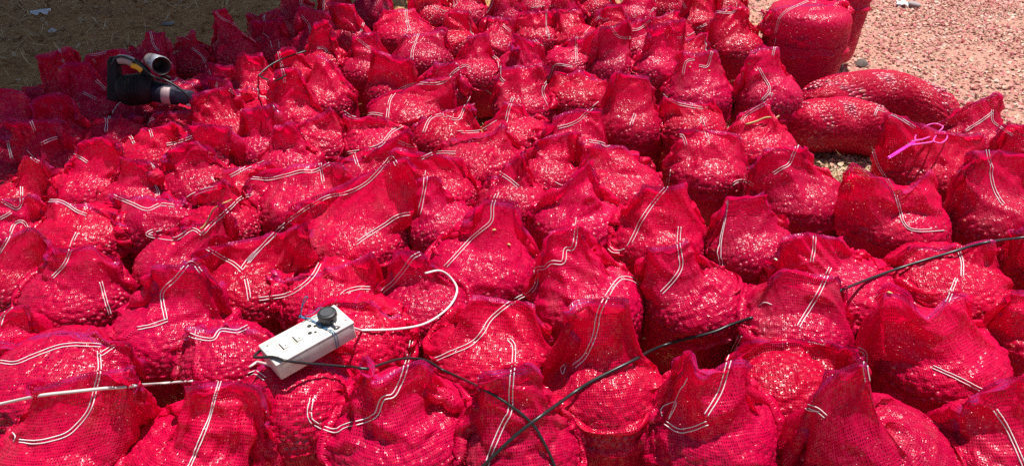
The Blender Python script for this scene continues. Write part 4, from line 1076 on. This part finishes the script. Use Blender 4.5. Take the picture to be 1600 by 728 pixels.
nk = link('gear_neck', mesh_np('gear_neck', V, np.vstack([Fq[:, [0, 1, 2]], Fq[:, [0, 2, 3]], C])), mblue, mach)
mtube('rating_sticker', [ml(256,148.6,-.003), ml(269,150.6,-.003)], .0505, simple('sticker_white', (.32, .22, .23), .5), nk, 28, 4)
slab('sewing_head', [(270,140),(298,146),(301,158),(292,164),(268,160)], -.045, .045, mblue, .010)
slab('presser_foot', [(286,158),(300,156),(304,166),(290,168)], -.02, .02, simple('foot_steel', (.45, .45, .46), .35, .5, .9), .003)
slab('needle_arm', [(242,128),(275,138),(274,146),(243,140)], -.02, .03, mblk, .006)
mtube('spool_post', [ml(258,124,.02), ml(257,116,.02), ml(256,110,.02)], .012, mblk, mach, 10, 8)
mtube('thread_guide', [ml(250,128,-.01), ml(262,122,-.02), ml(272,126,-.02)], .006, mblk, mach, 8, 14)
# thread cone: silver white cylinder, dark hollow end towards the right front
sp = empty('thread_spool'); sp.matrix_world = MM; tag(sp, 'silver white thread spool on the black sewing machine, hollow end to the right', 'spool')
A_, B_ = ml(236,99,.07), ml(264,108,-.045); dd = B_-A_
V, Fq, C = tube_geo(np.array([A_, A_+dd*.02, A_+dd*.5, A_+dd*.97, B_]), np.array([.030, .036, .043, .048, .046]), 30)
Fa = np.vstack([Fq[:, [0, 1, 2]], Fq[:, [0, 2, 3]], C[:30]])
def mat_spool():
    b = NB('wound_thread'); tc = b.n('TexCoord').outputs['Object']; wv = b.n('TexWave'); wv.inputs['Scale'].default_value = 90; wv.inputs['Distortion'].default_value = 4; b.l(tc, wv.inputs[0])
    c = b.mix(wv.outputs[1], (.28, .28, .33, 1), (.55, .55, .62, 1)); return b.done(b.bsdf(c, .30, .6, .45, b.bump(wv.outputs[1], .3, .003)).outputs[0])
link('thread_winding', mesh_np('thread_winding', V, Fa), mat_spool(), sp)
V, Fq, C = tube_geo(np.array([B_, B_-dd*.05, B_-dd*.6]), np.array([.0445, .036, .034]), 30)
link('spool_hollow', mesh_np('spool_hollow', V, np.vstack([Fq[:, [0, 1, 2]], Fq[:, [0, 2, 3]], C[30:]])), simple('spool_inside', (.02, .004, .006), .6), sp)
mtube('machine_cord', [ml(190,104,-.04), ml(198,94,-.03), ml(214,95,-.04), ml(234,106,-.055), ml(252,122,-.07), ml(270,128,-.075), ml(286,139,-.07), ml(296,150,-.06), ml(300,162,-.03)], .0055, blk, mach, 8, 60)
for t_ in (mach, sp):
    pass

# stalks and seed bits on the sacks
def stalk(poly, r, label, mat):
    P_ = over(poly, r, .001, 4, 20); o_ = tube_obj('dry_stalk', [P_], np.linspace(r, r*.6, len(P_)), mat, None, 6); tag(o_, label, 'stalk')
strw = simple('stalk_straw', (.42, .30, .13), .7, .2, 0, 60, .3)
stalk([(1165,195),(1182,190),(1197,184),(1212,184),(1217,181)], .006, 'curved dry straw lying on the sack left of the lying sacks', strw)
stalk([(313,358),(320,352),(327,340),(333,328),(344,320),(362,312)], .004, 'dry brown stalk stuck in the mouth of a sack at left', strw)
PEEL = [(772, 359, 'pale peel bit on the wide sack, the upper of two there'), (795, 382, 'pale peel bit on the wide sack, the lower of two there'),
        (1078, 105, 'pale peel bit on the far sack with the square peak, left one'), (1108, 111, 'pale peel bit under the seam of the far square peaked sack'),
        (1170, 100, 'pale peel bit near the sack leaning on the tall one'), (1212, 405, 'white bulb scale beside the square topped sack at right'),
        (1390, 457, 'pale peel bit at the right end of the slumped sack under the black cable'), (1008, 528, 'pale peel bit just above the black cable near the bottom')]
for x, y, lab in PEEL:
    h = hit(x, y)
    if h is None: continue
    bm = bmesh.new(); bmesh.ops.create_icosphere(bm, subdivisions=2, radius=.005)
    for v in bm.verts: v.co.x *= 1.7; v.co.z *= .6; v.co.y *= 1+.3*math.sin(v.co.x*400)
    o = from_bm('onion_peel_bit', bm, strw if x != 1212 else simple('bulb_white', (.75, .68, .5), .4), None, True); o.location = tuple(h[0]+h[1]*.003); o.rotation_euler = (0, 0, RNG.uniform(0, 3))
    tag(o, lab, 'peel', 'peel bits scattered on the sacks')
print('all', round(time.time()-T0, 1))
